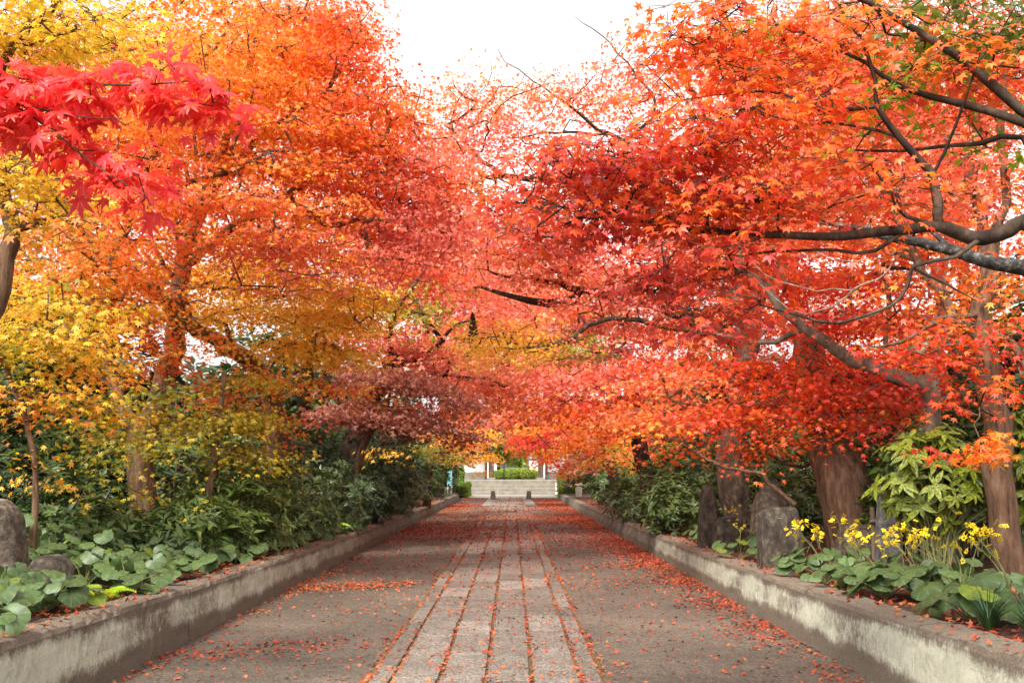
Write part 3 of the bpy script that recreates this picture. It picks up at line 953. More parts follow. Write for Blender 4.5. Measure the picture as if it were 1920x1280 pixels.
for a in ((900, 190, 17, 110, 40, 'pink', .3), (1000, 195, 17, 140, 45, 'pink', .5), (1150, 170, 17, 120, 55, 'pink', .5), (1080, 260, 17, 170, 60, 'pink', .22), (1250, 170, 17, 100, 70, 'pink', .45), (950, 280, 17, 90, 50, 'pink', .18), (1000, 340, 17, 140, 40, 'salmon', .25), (1220, 350, 17, 130, 60, 'salmon', .35),
          (1150, 470, 17.5, 180, 55, 'pink', .8), (1000, 440, 18, 140, 50, 'pink', .8), (1200, 560, 18, 170, 55, 'pink', .8), (1000, 500, 18.2, 130, 28, 'pink', .6), (1330, 500, 17.5, 120, 80, 'salmon', .7), (1120, 620, 18, 150, 40, 'pink', .7), (1150, 70, 17, 60, 50, 'pink', .06)):
    t.mass(a[0], a[1], a[2], a[3], a[4], 1.6, a[5], a[6], lod=2, size=.058)
for a in ((860, 220, 17, 80, 45, 'pink', .5), (930, 230, 17, 90, 50, 'pink', .4), (850, 300, 17, 60, 50, 'pink', .35), (900, 370, 17, 80, 45, 'salmon', .7), (1010, 390, 17.5, 120, 30, 'salmon', .7), (960, 645, 17.2, 110, 28, 'gold', .9), (1075, 640, 17.2, 60, 22, 'olive', .6), (900, 655, 17.6, 50, 20, 'gold', .7)):
    t.mass(a[0], a[1], a[2], a[3], a[4], 1.4, a[5], a[6], lod=2, size=.055)
t.build()

b = base_at(1215, 25)
t = Tree('maple_tree', 'pink red maple spreading low over the path on the right', b, M_BARK_DARK, step=.35, rtip=.006)
t.limb(np.vstack([b, P(1205, 860, 25), P(1190, 760, 25), P(1170, 680, 25)]), .25, .15)
t.limb(px_path((1190, 760, 25), (1100, 720, 25), (1000, 700, 25)), .08, .03)
t.limb(px_path((1170, 680, 25), (1080, 640, 25.5), (1000, 650, 26), (950, 655, 26)), .1, .04)
t.limb(px_path((1000, 650, 26), (1060, 620, 26), (1120, 590, 26)), .07, .03)
for a in ((1140, 690, 24, 170, 45, 'pink', .9), (1020, 710, 25, 130, 40, 'pink', .9), (1060, 750, 25, 150, 35, 'salmon', .9), (1180, 770, 23, 130, 35, 'orange_red', .9), (980, 600, 26, 110, 35, 'pink', .7), (960, 640, 27, 120, 35, 'gold', .8), (1080, 635, 27, 70, 30, 'olive', .7), (930, 540, 26, 130, 45, 'pink', .6), (1250, 640, 24, 120, 70, 'salmon', .8), (1330, 640, 24, 100, 60, 'gold', .6)):
    t.mass(a[0], a[1], a[2], a[3], a[4], 1.8, a[5], a[6])
t.build()

b = base_at(1160, 34)
t = Tree('maple_tree', 'orange red maple with layered low sprays near the far end of the right wall', b, M_BARK_DARK, step=.4, rtip=.007)
t.limb(np.vstack([b, P(1150, 880, 34), P(1140, 820, 34), P(1120, 760, 34)]), .22, .12)
t.limb(px_path((1140, 820, 34), (1070, 790, 34), (1000, 800, 34)), .07, .03)
for a in ((1060, 780, 33, 120, 28, 'orange_red', 1), (1120, 815, 31, 110, 26, 'orange_red', 1), (1020, 815, 35, 70, 20, 'red', 1), (1000, 760, 36, 80, 25, 'salmon', 1), (1010, 842, 36, 42, 9, 'orange_red', 1), (1180, 845, 29, 70, 16, 'gold', .8), (1110, 855, 31, 60, 14, 'amber', .8), (1050, 848, 34, 50, 12, 'red', .8)):
    t.mass(a[0], a[1], a[2], a[3], a[4], 1.8, a[5], a[6], srad=.6)
t.build()

b = base_at(1120, 46)
t = Tree('maple_tree', 'last maple on the right, red sprays hanging before the gate', b, M_BARK_DARK, step=.5, rtip=.009)
t.limb(np.vstack([b, P(1110, 880, 46), P(1090, 830, 46), P(1060, 770, 46)]), .2, .1)
for a in ((1010, 800, 46, 80, 24, 'salmon', 1), (960, 775, 46, 60, 28, 'pink', 1), (1060, 770, 45, 70, 30, 'salmon', 1), (1035, 866, 47, 28, 8, 'orange_red', 1), (1060, 880, 48, 30, 12, 'orange_red', .9), (1085, 870, 44, 40, 16, 'maroon', .6), (985, 835, 46, 35, 9, 'red', 1)):
    t.mass(a[0], a[1], a[2], a[3], a[4], 2.0, a[5], a[6], srad=.6)
t.build()

# ------------------------------------------------------------------ trees, left side
b = base_at(-700, 4.2)
t = Tree('maple_tree', 'scarlet maple whose branch of large leaves hangs in front at upper left', b, M_BARK_DARK, step=.06, rtip=.0011, rexp=.3)
t.limb(np.vstack([b, P(-700, 700, 4.0), P(-560, 350, 3.4), P(-350, 200, 2.9), P(-150, 165, 2.6)]), .08, .014, .004)
t.limb(px_path((-150, 165, 2.6), (-20, 150, 2.5), (80, 150, 2.5), (190, 158, 2.45), (290, 160, 2.4), (370, 150, 2.4), (420, 165, 2.4)), .0045, .0014, .002)
t.limb(px_path((-150, 165, 2.6), (-60, 170, 2.5), (20, 195, 2.45), (90, 240, 2.4), (160, 300, 2.4), (230, 340, 2.35), (280, 375, 2.35)), .0045, .0014, .002)
t.limb(px_path((20, 195, 2.45), (120, 215, 2.4), (230, 225, 2.4)), .004, .0015, .002)
for a in ((60, 130, 90, 26), (180, 140, 80, 26), (300, 145, 80, 30), (395, 165, 50, 34), (425, 200, 26, 24), (350, 195, 50, 20), (60, 190, 90, 26), (160, 190, 70, 24), (40, 235, 60, 26), (110, 265, 50, 22), (150, 290, 50, 26), (210, 320, 55, 28), (260, 350, 45, 28), (270, 385, 28, 14), (250, 290, 40, 16), (-40, 190, 80, 60)):
    t.mass(a[0], a[1], 2.45, a[2], a[3], .1, 'scarlet', 1.9, lod=0, size=.041, nl=5, srad=.08)
t.build()

b = base_at(-260, 6.6)
t = Tree('maple_tree', 'yellow maple at the left edge behind the scarlet branch', b, M_BARK_BROWN, step=.14, rtip=.0035)
t.limb(np.vstack([b, P(-140, 760, 6.6), P(-40, 620, 6.6), P(0, 540, 6.6), P(12, 480, 6.6), P(25, 440, 6.6)]), .11, .06, .008)
t.limb(px_path((25, 440, 6.6), (60, 420, 6.6), (120, 400, 6.5)), .04, .015, .008)
t.limb(px_path((25, 440, 6.6), (-20, 250, 6.5), (10, 120, 6.4), (60, 50, 6.4), (110, 10, 6.3), (140, -30, 6.3)), .05, .02, .008)
for a in ((90, 40, 150, 60, 'yellow', .9), (200, 75, 70, 60, 'yellow', .8), (60, 350, 110, 70, 'yellow', .9), (10, 300, 60, 50, 'yellow', .8), (0, 100, 120, 60, 'yellow', .8), (240, 20, 50, 25, 'yellow', .8), (110, 430, 80, 30, 'amber', .5)):
    t.mass(a[0], a[1], 6.4, a[2], a[3], .6, a[4], a[5], size=.038)
t.build()

b = base_at(268, 15)
t = Tree('maple_tree', 'tall orange maple with forked brown trunk rising from the left bed', b, M_BARK_BROWN)
t.limb(np.vstack([b, P(266, 920, 15), P(260, 860, 15), P(268, 810, 15), P(290, 770, 15), P(310, 710, 15), P(330, 620, 14.6), P(340, 500, 14.3), P(380, 380, 14)]), .22, .1, .015)
t.limb(px_path((268, 810, 15), (225, 760, 15), (212, 690, 15), (200, 600, 14.6), (230, 450, 14), (280, 300, 13.5)), .12, .05)
t.limb(px_path((380, 380, 14), (450, 200, 13.5), (480, 60, 13.2), (495, 0, 13)), .08, .03)
t.limb(px_path((340, 500, 14.3), (480, 400, 14), (600, 330, 14), (720, 260, 14)), .07, .03)
t.limb(px_path((380, 380, 14), (520, 230, 13.8), (600, 180, 13.8), (680, 60, 13.8)), .06, .02)
t.limb(px_path((280, 300, 13.5), (380, 110, 13), (410, 80, 13), (470, 20, 13)), .05, .02)
t.limb(px_path((340, 500, 14.3), (330, 360, 13), (420, 330, 12.6), (470, 300, 12.5)), .04, .02)
for a in ((420, 90, 12.8, 190, 100, 'orange', .85), (600, 70, 13.5, 110, 90, 'orange_red', .85), (640, 20, 13.8, 80, 50, 'salmon', .8), (330, 210, 12.2, 150, 110, 'orange', .85), (500, 240, 13, 180, 110, 'orange', .85), (650, 190, 13.8, 90, 110, 'orange_red', .85), (450, 390, 12.6, 230, 90, 'orange', .68), (660, 330, 14, 130, 100, 'orange_red', .85), (770, 340, 14.6, 75, 80, 'pink', .8), (740, 240, 14.4, 60, 50, 'orange_red', .6), (560, 480, 13.4, 190, 70, 'salmon', .5), (760, 450, 14.6, 110, 80, 'pink', .8), (230, 390, 12, 150, 80, 'orange', .7), (840, 420, 15, 60, 70, 'pink', .8), (700, 120, 14, 30, 50, 'salmon', .7), (780, 180, 14.8, 40, 30, 'salmon', .35), (820, 290, 15, 60, 55, 'pink', .75), (800, 240, 15, 50, 40, 'orange_red', .5), (850, 360, 15, 60, 50, 'orange_red', .7)):
    t.mass(a[0], a[1], a[2], a[3], a[4], 1.3, a[5], a[6])
t.build()

b = base_at(520, 17.5)
t = Tree('maple_tree', 'amber maple with crooked dark limb leaning over the left undergrowth', b, M_BARK_BROWN)
t.limb(np.vstack([b, P(515, 900, 17.5), P(520, 820, 17.2), P(510, 740, 17), P(490, 690, 16.5), P(440, 655, 16)]), .25, .13, .015)
t.limb(px_path((440, 655, 16), (375, 622, 15), (330, 585, 14.5), (285, 545, 14), (240, 500, 13.6), (200, 460, 13.2), (180, 430, 13)), .13, .06)
t.limb(px_path((440, 655, 16), (420, 610, 15.5), (380, 595, 15), (350, 590, 15)), .05, .02)
t.limb(px_path((375, 622, 15), (300, 480, 14), (285, 450, 14), (340, 500, 14)), .05, .02)
t.limb(px_path((490, 690, 16.5), (580, 640, 16), (650, 600, 16)), .06, .02)
for a in ((520, 570, 14.8, 170, 70, 'gold', .65), (620, 620, 15.6, 110, 70, 'gold', .8), (560, 680, 15.5, 120, 45, 'gold', .6), (640, 560, 15.5, 100, 50, 'gold', .8), (220, 530, 12.8, 150, 80, 'orange', .7), (330, 640, 13.6, 130, 50, 'amber', .4), (100, 480, 12, 110, 60, 'amber', .7), (430, 730, 15, 120, 35, 'orange', .5), (640, 720, 16, 60, 30, 'orange', .5), (530, 800, 16, 40, 26, 'orange_red', .35), (250, 640, 13, 100, 40, 'orange_red', .35)):
    t.mass(a[0], a[1], a[2], a[3], a[4], 1.2, a[5], a[6])
t.build()

b = base_at(68, 9.8)
t = Tree('maple_sapling', 'thin-stemmed yellow and green maple behind the large left boulder', b, M_BARK_BROWN, step=.18)
t.limb(np.vstack([b, P(68, 920, 9.8), P(62, 850, 9.8), P(45, 770, 9.8), P(10, 690, 9.8)]), .035, .02, .008)
t.limb(px_path((45, 770, 9.8), (70, 700, 9.8), (85, 620, 9.8), (90, 570, 9.8)), .018, .008, .008)
for a in ((90, 600, 120, 60, 'yellowgreen', .8), (60, 680, 110, 50, 'yellowgreen', .7), (150, 660, 80, 60, 'gold', .7), (120, 730, 110, 40, 'amber', .7), (30, 560, 60, 60, 'gold', .7), (130, 790, 90, 25, 'yellowgreen', .4), (30, 880, 60, 18, 'gold', .4)):
    t.mass(a[0], a[1], 9.9, a[2], a[3], .8, a[4], a[5])
t.build()

b = base_at(395, 13.4)
t = Tree('maple_tree', 'slim olive green maple with drooping sprays in the middle of the left bed', b, M_BARK_BROWN, step=.18)
t.limb(np.vstack([b, P(395, 900, 13.4), P(410, 830, 13.4), P(415, 770, 13.4), P(420, 700, 13.4)]), .07, .035, .008)
t.limb(px_path((410, 830, 13.4), (330, 790, 13), (270, 760, 12.6)), .03, .01)
t.limb(px_path((330, 790, 13), (320, 850, 12.2), (370, 895, 11.8)), .015, .006)
for a in ((300, 760, 12.6, 110, 40, 'olive', .6), (220, 800, 12.2, 80, 40, 'olive', .5), (460, 790, 13.6, 60, 60, 'olive', .8), (470, 840, 13.6, 55, 35, 'olive', .8), (340, 870, 11.9, 50, 16, 'yellowgreen', .6), (380, 790, 13, 60, 40, 'olive', .5), (230, 880, 12, 70, 25, 'yellowgreen', .35), (460, 720, 13.8, 30, 50, 'olive', .6)):
    t.mass(a[0], a[1], a[2], a[3], a[4], .7, a[5], a[6])
t.build()

b = base_at(640, 23)
t = Tree('maple_tree', 'pink maple with dark crossing boughs deep on the left', b, M_BARK_DARK, step=.3, rtip=.006)
t.limb(np.vstack([b, P(655, 860, 23), P(690, 760, 23), P(740, 680, 23), P(790, 665, 23), P(850, 660, 23), P(890, 630, 23)]), .3, .12)
t.limb(px_path((740, 680, 23), (735, 620, 21), (740, 590, 20), (770, 540, 20), (800, 500, 20)), .1, .03)
t.limb(px_path((790, 665, 23), (830, 640, 20.5), (850, 610, 20), (900, 600, 20)), .09, .02)
t.limb(px_path((830, 640, 20.5), (800, 600, 20), (780, 560, 20)), .05, .015)
t.limb(px_path((790, 665, 23), (800, 610, 23), (770, 560, 23), (760, 540, 23)), .07, .03)
t.limb(px_path((740, 590, 23), (720, 585, 23), (760, 550, 23)), .06, .03)
for a in ((700, 630, 22, 60, 35, 'pink', .7), (770, 640, 21.5, 110, 35, 'pink', .8), (840, 690, 23, 80, 30, 'pink', .9), (740, 500, 22, 120, 60, 'salmon', .8), (860, 500, 23, 110, 60, 'pink', .8), (800, 575, 20.2, 75, 42, 'olive', .55), (770, 560, 20.5, 50, 40, 'green', .2), (690, 550, 21, 70, 60, 'gold', .6), (880, 580, 23, 60, 25, 'pink', .5), (900, 730, 27, 90, 35, 'salmon', .9), (830, 720, 29, 110, 50, 'pink', .9), (740, 690, 29, 110, 50, 'amber', .8), (880, 430, 23, 80, 40, 'salmon', .7)):
    t.mass(a[0], a[1], a[2], a[3], a[4], 1.6, a[5], a[6])
t.build()

b = base_at(665, 21)
t = Tree('maple_tree', 'domed brownish maroon maple overhanging the left wall', b, M_BARK_BROWN, step=.3, rtip=.005)
t.limb(np.vstack([b, P(670, 880, 21), P(690, 820, 21), P(720, 770, 21)]), .1, .06)
t.limb(px_path((690, 820, 21), (640, 780, 21), (600, 770, 21)), .04, .02)
for a in ((720, 725, 20.5, 90, 38, 'maroon', 1), (650, 760, 20, 60, 35, 'maroon', .9), (780, 760, 21, 90, 34, 'maroon', 1), (840, 785, 22, 70, 24, 'maroon', .9), (720, 785, 20.5, 90, 26, 'maroon', .9), (740, 818, 20, 45, 6, 'gold', .7)):
    t.mass(a[0], a[1], a[2], a[3], a[4], 1.2, a[5], a[6] * 1.5, size=.065, nl=40, srad=.5)
t.build()

b = base_at(800, 36)
t = Tree('maple_tree', 'golden orange maple at the far end of the left wall', b, M_BARK_BROWN, step=.4, rtip=.007)
t.limb(np.vstack([b, P(805, 880, 36), P(820, 830, 36), P(840, 790, 36)]), .15, .08)
for a in ((850, 820, 35, 60, 28, 'orange', 1), (890, 850, 37, 38, 16, 'gold', 1), (900, 820, 38, 36, 20, 'gold', .9), (850, 850, 34, 45, 18, 'olive', .8), (880, 790, 38, 50, 18, 'salmon', 1), (905, 865, 38, 22, 6, 'orange', .8), (790, 830, 33, 50, 24, 'olive', .6)):
    t.mass(a[0], a[1], a[2], a[3], a[4], 1.5, a[5], a[6], srad=.5)
t.build()

b = base_at(820, 50)
t = Tree('maple_tree', 'distant pink maple closing the avenue above the gate', b, M_BARK_DARK, step=.6, rtip=.01)
t.limb(np.vstack([b, P(825, 850, 50), P(840, 740, 50), P(880, 650, 50)]), .3, .15)
t.limb(px_path((840, 740, 50), (920, 700, 50), (980, 690, 50)), .12, .05)
for a in ((880, 650, 52, 130, 60, 'salmon', .9), (960, 720, 52, 110, 45, 'pink', .9), (900, 780, 50, 60, 22, 'maroon', .8), (850, 560, 54, 140, 70, 'salmon', .8), (1000, 600, 55, 150, 80, 'orange_red', .8), (1100, 560, 56, 140, 80, 'amber', .8), (1000, 480, 56, 170, 70, 'salmon', .6), (945, 790, 52, 40, 20, 'maroon', .8), (1040, 700, 52, 110, 60, 'salmon', .8)):
    t.mass(a[0], a[1], a[2], a[3], a[4], 2.5, a[5], a[6], size=.13, srad=1.1)
t.build()

# ------------------------------------------------------------------ maples farther back in the grove
for (px, D, lab, bark, ms) in (
        (150, 21, 'tall orange maple deep in the left grove behind the forked trunk', M_BARK_BROWN, ((250, 330, 20, 260, 170, 'orange', .75), (120, 520, 19, 200, 110, 'orange', .7), (350, 130, 20, 280, 140, 'orange_red', .75), (60, 200, 19, 200, 200, 'orange', .6), (330, 560, 20, 160, 70, 'gold', .6), (420, 500, 20, 170, 70, 'gold', .6))),
        (560, 25, 'salmon maple deep in the left grove behind the amber maple', M_BARK_DARK, ((600, 250, 23, 200, 160, 'orange_red', .75), (560, 470, 23, 200, 110, 'orange', .75), (760, 430, 24, 130, 130, 'salmon', .75), (560, 60, 23, 150, 80, 'salmon', .7), (640, 600, 24, 110, 60, 'gold', .7))),
        (1480, 24, 'salmon maple deep in the right grove behind the leaning trunk', M_BARK_GREY, ((1450, 560, 23, 200, 100, 'orange_red', .75), (1350, 380, 23, 220, 150, 'salmon', .7), (1600, 330, 22, 220, 170, 'salmon', .7), (1500, 120, 22, 230, 120, 'salmon', .65), (1640, 640, 21, 180, 80, 'orange_red', .7))),
        (1800, 19, 'orange red maple deep in the right grove behind the variegated bush', M_BARK_GREY, ((1800, 420, 18.6, 170, 160, 'orange_red', .55), (1800, 160, 18.6, 180, 150, 'salmon', .65), (1760, 620, 18.6, 170, 70, 'orange', .6)))):
    b = base_at(px, D)
    t = Tree('maple_tree', lab, b, bark, step=.35, rtip=.005)
    t.limb(np.vstack([b, P(px + 5, 800, D), P(px + 20, 620, D), P(px, 450, D), P(px + 20, 250, D)]), .2, .08)
    for a in ms:
        t.mass(a[0], a[1], a[2], a[3], a[4], 1.8, a[5], a[6], lod=3, size=.075, nl=36, srad=.65)
    t.build()

# ------------------------------------------------------------------ shrubs and evergreens
def bush(name, label, x, y, h, rx, ry, n_ros, leaf, pal, tpl='lance', cat='shrub', group=None, trunk_h=0.0, mat=None, bark=None, per=8, z0=None):
    z = bed_z(x, y) - 0.04 if z0 is None else z0
    base = np.array([x, y, z])
    root = empty(name, base, label, cat, group)
    g = rng.standard_normal((n_ros, 3))
    g /= np.linalg.norm(g, axis=1, keepdims=True)
    g *= (0.45 + 0.55 * rng.random((n_ros, 1)) ** .5)
    lump = 1 + 0.22 * vnoise(g * 2 + x * 3.1, 1.6)[:, None]
    hh = (h - trunk_h) / 2
    c = g * lump * np.array([rx, ry, hh]) + np.array([0, 0, trunk_h + hh])
    c = c[c[:, 2] > 0.05]
    m = len(c)
    az = (rng.random((m, 1)) + np.arange(per)[None, :] / per + 0.05 * rng.standard_normal((m, per))) * 2 * math.pi
    out = c - np.array([0, 0, trunk_h + hh * .6])
    out /= np.linalg.norm(out, axis=1, keepdims=True) + 1e-9
    axis = out * .7 + np.array([0, 0, .6]) + .25 * rng.standard_normal((m, 3))
    axis /= np.linalg.norm(axis, axis=1, keepdims=True)
    a1 = np.cross(axis, np.array([.3, .5, .81]))
    a1 /= np.linalg.norm(a1, axis=1, keepdims=True)
    a2 = np.cross(axis, a1)
    rad = np.cos(az)[..., None] * a1[:, None, :] + np.sin(az)[..., None] * a2[:, None, :]
    el = (0.05 + 0.5 * rng.random((m, per)))[..., None]
    tip = (rad + axis[:, None, :] * el + 0.15 * rng.standard_normal((m, per, 3))).reshape(-1, 3)
    nor = (axis[:, None, :] - rad * 0.3 + 0 * rad).reshape(-1, 3)
    pos = np.repeat(c, per, axis=0) + rng.standard_normal((m * per, 3)) * leaf * .12
    V, F, kv = place_leaves(tpl, pos, tip, nor, leaf * (0.65 + 0.6 * rng.random(m * per)))
    cc = pal_color(pal, pos + base, 1.4, .25)
    stems = []
    ns = 7 if trunk_h < .6 else 5
    for i in range(ns):
        e = c[rng.integers(m)]
        s0 = np.array([rng.normal() * rx * .08, rng.normal() * ry * .08, 0])
        mid = s0 * .5 + e * .45 + np.array([0, 0, h * .12])
        if trunk_h > .6:
            s0 *= .3
            mid = np.array([0, 0, trunk_h]) + rng.standard_normal(3) * .08
        pts = spline([s0, mid, e], .15)
        r0 = 0.012 + 0.018 * h if trunk_h < .6 else .05 + .012 * h
        stems.append((pts, np.linspace(r0, .006, len(pts)), 6))
    Vs, Fs = tubes(stems)
    obj('trunk' if trunk_h > .6 else 'stems', new_mesh('stems', Vs, Fs, bark or M_BARK_DARK, smooth=True), root)
    cr = obj('crown', new_mesh('crown', V, F, mat or M_GREEN, np.repeat(cc, kv, axis=0)), root)
    cr['kind'] = 'stuff'
    return root


def wx(px, D):
    return P(px, 900, D)[0]


# evergreen wood closing the view behind the beds
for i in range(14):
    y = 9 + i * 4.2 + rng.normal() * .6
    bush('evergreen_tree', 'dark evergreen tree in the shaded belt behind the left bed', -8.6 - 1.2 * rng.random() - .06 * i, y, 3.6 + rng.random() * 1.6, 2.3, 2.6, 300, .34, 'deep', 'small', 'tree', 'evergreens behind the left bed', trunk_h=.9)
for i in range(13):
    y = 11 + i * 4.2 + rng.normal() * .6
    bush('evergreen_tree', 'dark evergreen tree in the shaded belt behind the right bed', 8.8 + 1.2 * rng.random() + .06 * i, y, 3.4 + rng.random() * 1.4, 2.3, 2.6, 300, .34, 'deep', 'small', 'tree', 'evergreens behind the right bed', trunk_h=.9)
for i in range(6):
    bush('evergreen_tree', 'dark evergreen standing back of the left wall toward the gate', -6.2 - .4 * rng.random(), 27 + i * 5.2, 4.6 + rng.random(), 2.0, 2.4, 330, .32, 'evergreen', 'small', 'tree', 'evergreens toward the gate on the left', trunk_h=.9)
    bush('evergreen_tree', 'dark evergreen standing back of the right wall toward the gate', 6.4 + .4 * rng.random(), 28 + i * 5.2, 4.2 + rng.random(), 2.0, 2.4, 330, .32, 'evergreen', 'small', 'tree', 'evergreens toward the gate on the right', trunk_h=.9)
# left undergrowth: (px, D, height, radius, leaf, palette, label)
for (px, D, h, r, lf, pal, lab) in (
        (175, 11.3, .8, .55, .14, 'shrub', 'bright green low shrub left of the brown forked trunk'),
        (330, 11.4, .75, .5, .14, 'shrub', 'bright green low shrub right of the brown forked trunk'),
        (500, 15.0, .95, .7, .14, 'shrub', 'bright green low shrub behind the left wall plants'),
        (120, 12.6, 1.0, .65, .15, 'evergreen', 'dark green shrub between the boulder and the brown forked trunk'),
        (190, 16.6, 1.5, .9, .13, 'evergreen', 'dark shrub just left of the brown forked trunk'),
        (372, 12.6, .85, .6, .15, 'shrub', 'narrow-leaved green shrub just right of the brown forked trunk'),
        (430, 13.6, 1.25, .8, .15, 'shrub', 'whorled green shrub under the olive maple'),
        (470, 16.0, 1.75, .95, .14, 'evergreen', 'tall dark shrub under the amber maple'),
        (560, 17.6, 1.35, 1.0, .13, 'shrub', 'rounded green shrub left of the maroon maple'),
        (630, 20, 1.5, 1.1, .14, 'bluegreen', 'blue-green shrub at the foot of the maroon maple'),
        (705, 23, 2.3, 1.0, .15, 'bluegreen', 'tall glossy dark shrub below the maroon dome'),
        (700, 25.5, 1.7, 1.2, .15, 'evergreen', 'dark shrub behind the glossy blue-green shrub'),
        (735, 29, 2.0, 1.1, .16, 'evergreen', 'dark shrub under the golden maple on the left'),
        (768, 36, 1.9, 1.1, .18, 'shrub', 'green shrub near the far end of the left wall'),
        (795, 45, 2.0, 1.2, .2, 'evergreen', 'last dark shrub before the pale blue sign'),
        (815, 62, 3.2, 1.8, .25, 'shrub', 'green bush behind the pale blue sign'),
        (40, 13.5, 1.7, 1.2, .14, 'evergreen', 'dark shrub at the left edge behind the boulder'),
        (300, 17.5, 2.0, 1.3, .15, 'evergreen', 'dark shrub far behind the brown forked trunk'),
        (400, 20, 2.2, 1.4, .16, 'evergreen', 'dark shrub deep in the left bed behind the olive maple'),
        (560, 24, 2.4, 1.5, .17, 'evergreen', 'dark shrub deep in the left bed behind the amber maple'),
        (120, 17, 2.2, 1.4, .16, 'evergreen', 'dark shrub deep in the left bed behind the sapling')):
    bush('shrub', lab, wx(px, D), D, h, r, r, int(150 * r * h + 60), lf, pal)
for (px, D, h, r, lf, pal, lab) in (
        (1490, 15.8, 1.2, .7, .14, 'evergreen', 'dark shrub between the pale stump stone and the thick leaning trunk'),
        (1665, 12.6, 1.2, .28, .15, 'shrub', 'small whorled green shrub just right of the thick leaning trunk'),
        (1890, 11.6, 2.2, .9, .17, 'evergreen', 'dark green bush behind the trunk at the right edge'),
        (1700, 13.6, 1.6, 1.0, .15, 'evergreen', 'dark shrub behind the grey upright slab'),
        (1250, 19, 1.4, .95, .14, 'evergreen', 'dark shrub left of the tall standing stone'),
        (1300, 22, 1.9, 1.2, .15, 'evergreen', 'dark shrub behind the standing stones'),
        (1200, 24, .7, .9, .15, 'bluegreen', 'low blue-green shrub right of the wall below the pink maple'),
        (1190, 30, 1.2, .9, .16, 'shrub', 'green shrub under the orange red layered maple'),
        (1150, 38, 1.4, 1.0, .17, 'evergreen', 'dark shrub toward the far end of the right wall'),
        (1115, 60, 2.6, 1.8, .25, 'shrub', 'green bush beyond the short stone post'),
        (1440, 20, 2.2, 1.3, .15, 'evergreen', 'dark shrub deep in the right bed behind the stump stone'),
        (1560, 21, 2.2, 1.4, .16, 'evergreen', 'dark shrub deep in the right bed behind the leaning trunk'),
        (1740, 18, 2.3, 1.4, .16, 'evergreen', 'dark shrub deep in the right bed behind the slab'),
        (1380, 26, 2.4, 1.5, .17, 'evergreen', 'dark shrub far back on the right')):
    bush('shrub', lab, wx(px, D), D, h, r, r, int(150 * r * h + 60), lf, pal)

# ------------------------------------------------------------------ large-leaved plants, leaf by leaf
def farf_leaf(seed, mat):
    r_ = np.random.default_rng(seed)
    n = 15
    V = [(0, 0, 0)]
    a = np.linspace(R(-158), R(158), n)
    for t in a:
        rr = .5 * (1 + .06 * r_.standard_normal()) * (1.0 - .10 * (abs(t) < .3))
        V.append((math.sin(t) * rr * 1.06, .14 + math.cos(t) * rr, -.05 * math.cos(2 * t) * .8 - .05 + .025 * r_.standard_normal()))
    V2 = [(v[0] * .5, v[1] * .5 + .02, .035) for v in V[1:]]
    V = V + V2
    F = []
    for i in range(1, n):
        F.append((0, n + i, n + i + 1))
        F.append((n + i, i, i + 1, n + i + 1))
    return new_mesh('leaf', np.array(V), F, mat, smooth=True)


FARF = [farf_leaf(i, M_FARF) for i in range(5)] + [farf_leaf(9, M_FARF_Y)]


def orient(o, pos, tip, nor, s):
    y = Vector(tip).normalized()
    x = y.cross(Vector(nor)).normalized()
    z = x.cross(y)
    m = Matrix((x, y, z)).transposed().to_4x4()
    m.translation = Vector(pos)
    o.matrix_local = m @ Matrix.Diagonal((s, s, s, 1))


def flower_mesh(seed):
    """a loose head of daisies with narrow petals"""
    r_ = np.random.default_rng(seed)
    V, F = [], []
    for k in range(5):
        c = r_.standard_normal(3) * (.05, .05, .03) + (0, 0, .02)
        ax = Vector((r_.normal() * .5, r_.normal() * .5 - .5, 1)).normalized()
        a1 = ax.orthogonal().normalized()
        a2 = ax.cross(a1)
        for p in range(9):
            t = p / 9 * 6.283 + r_.normal() * .1
            d = a1 * math.cos(t) + a2 * math.sin(t)
            w = ax.cross(d)
            ln = .021 * (1 + .2 * r_.normal())
            b0 = len(V)
            for q in (d * .004, d * ln * .6 + w * .005 + ax * .003, d * ln, d * ln * .6 - w * .005 + ax * .003):
                V.append(tuple(np.array(q) + c))
            F.append((b0, b0 + 1, b0 + 2, b0 + 3))
    return new_mesh('flower_head', np.array(V), F, M_PETAL)


FLOW = [flower_mesh(i) for i in range(4)]


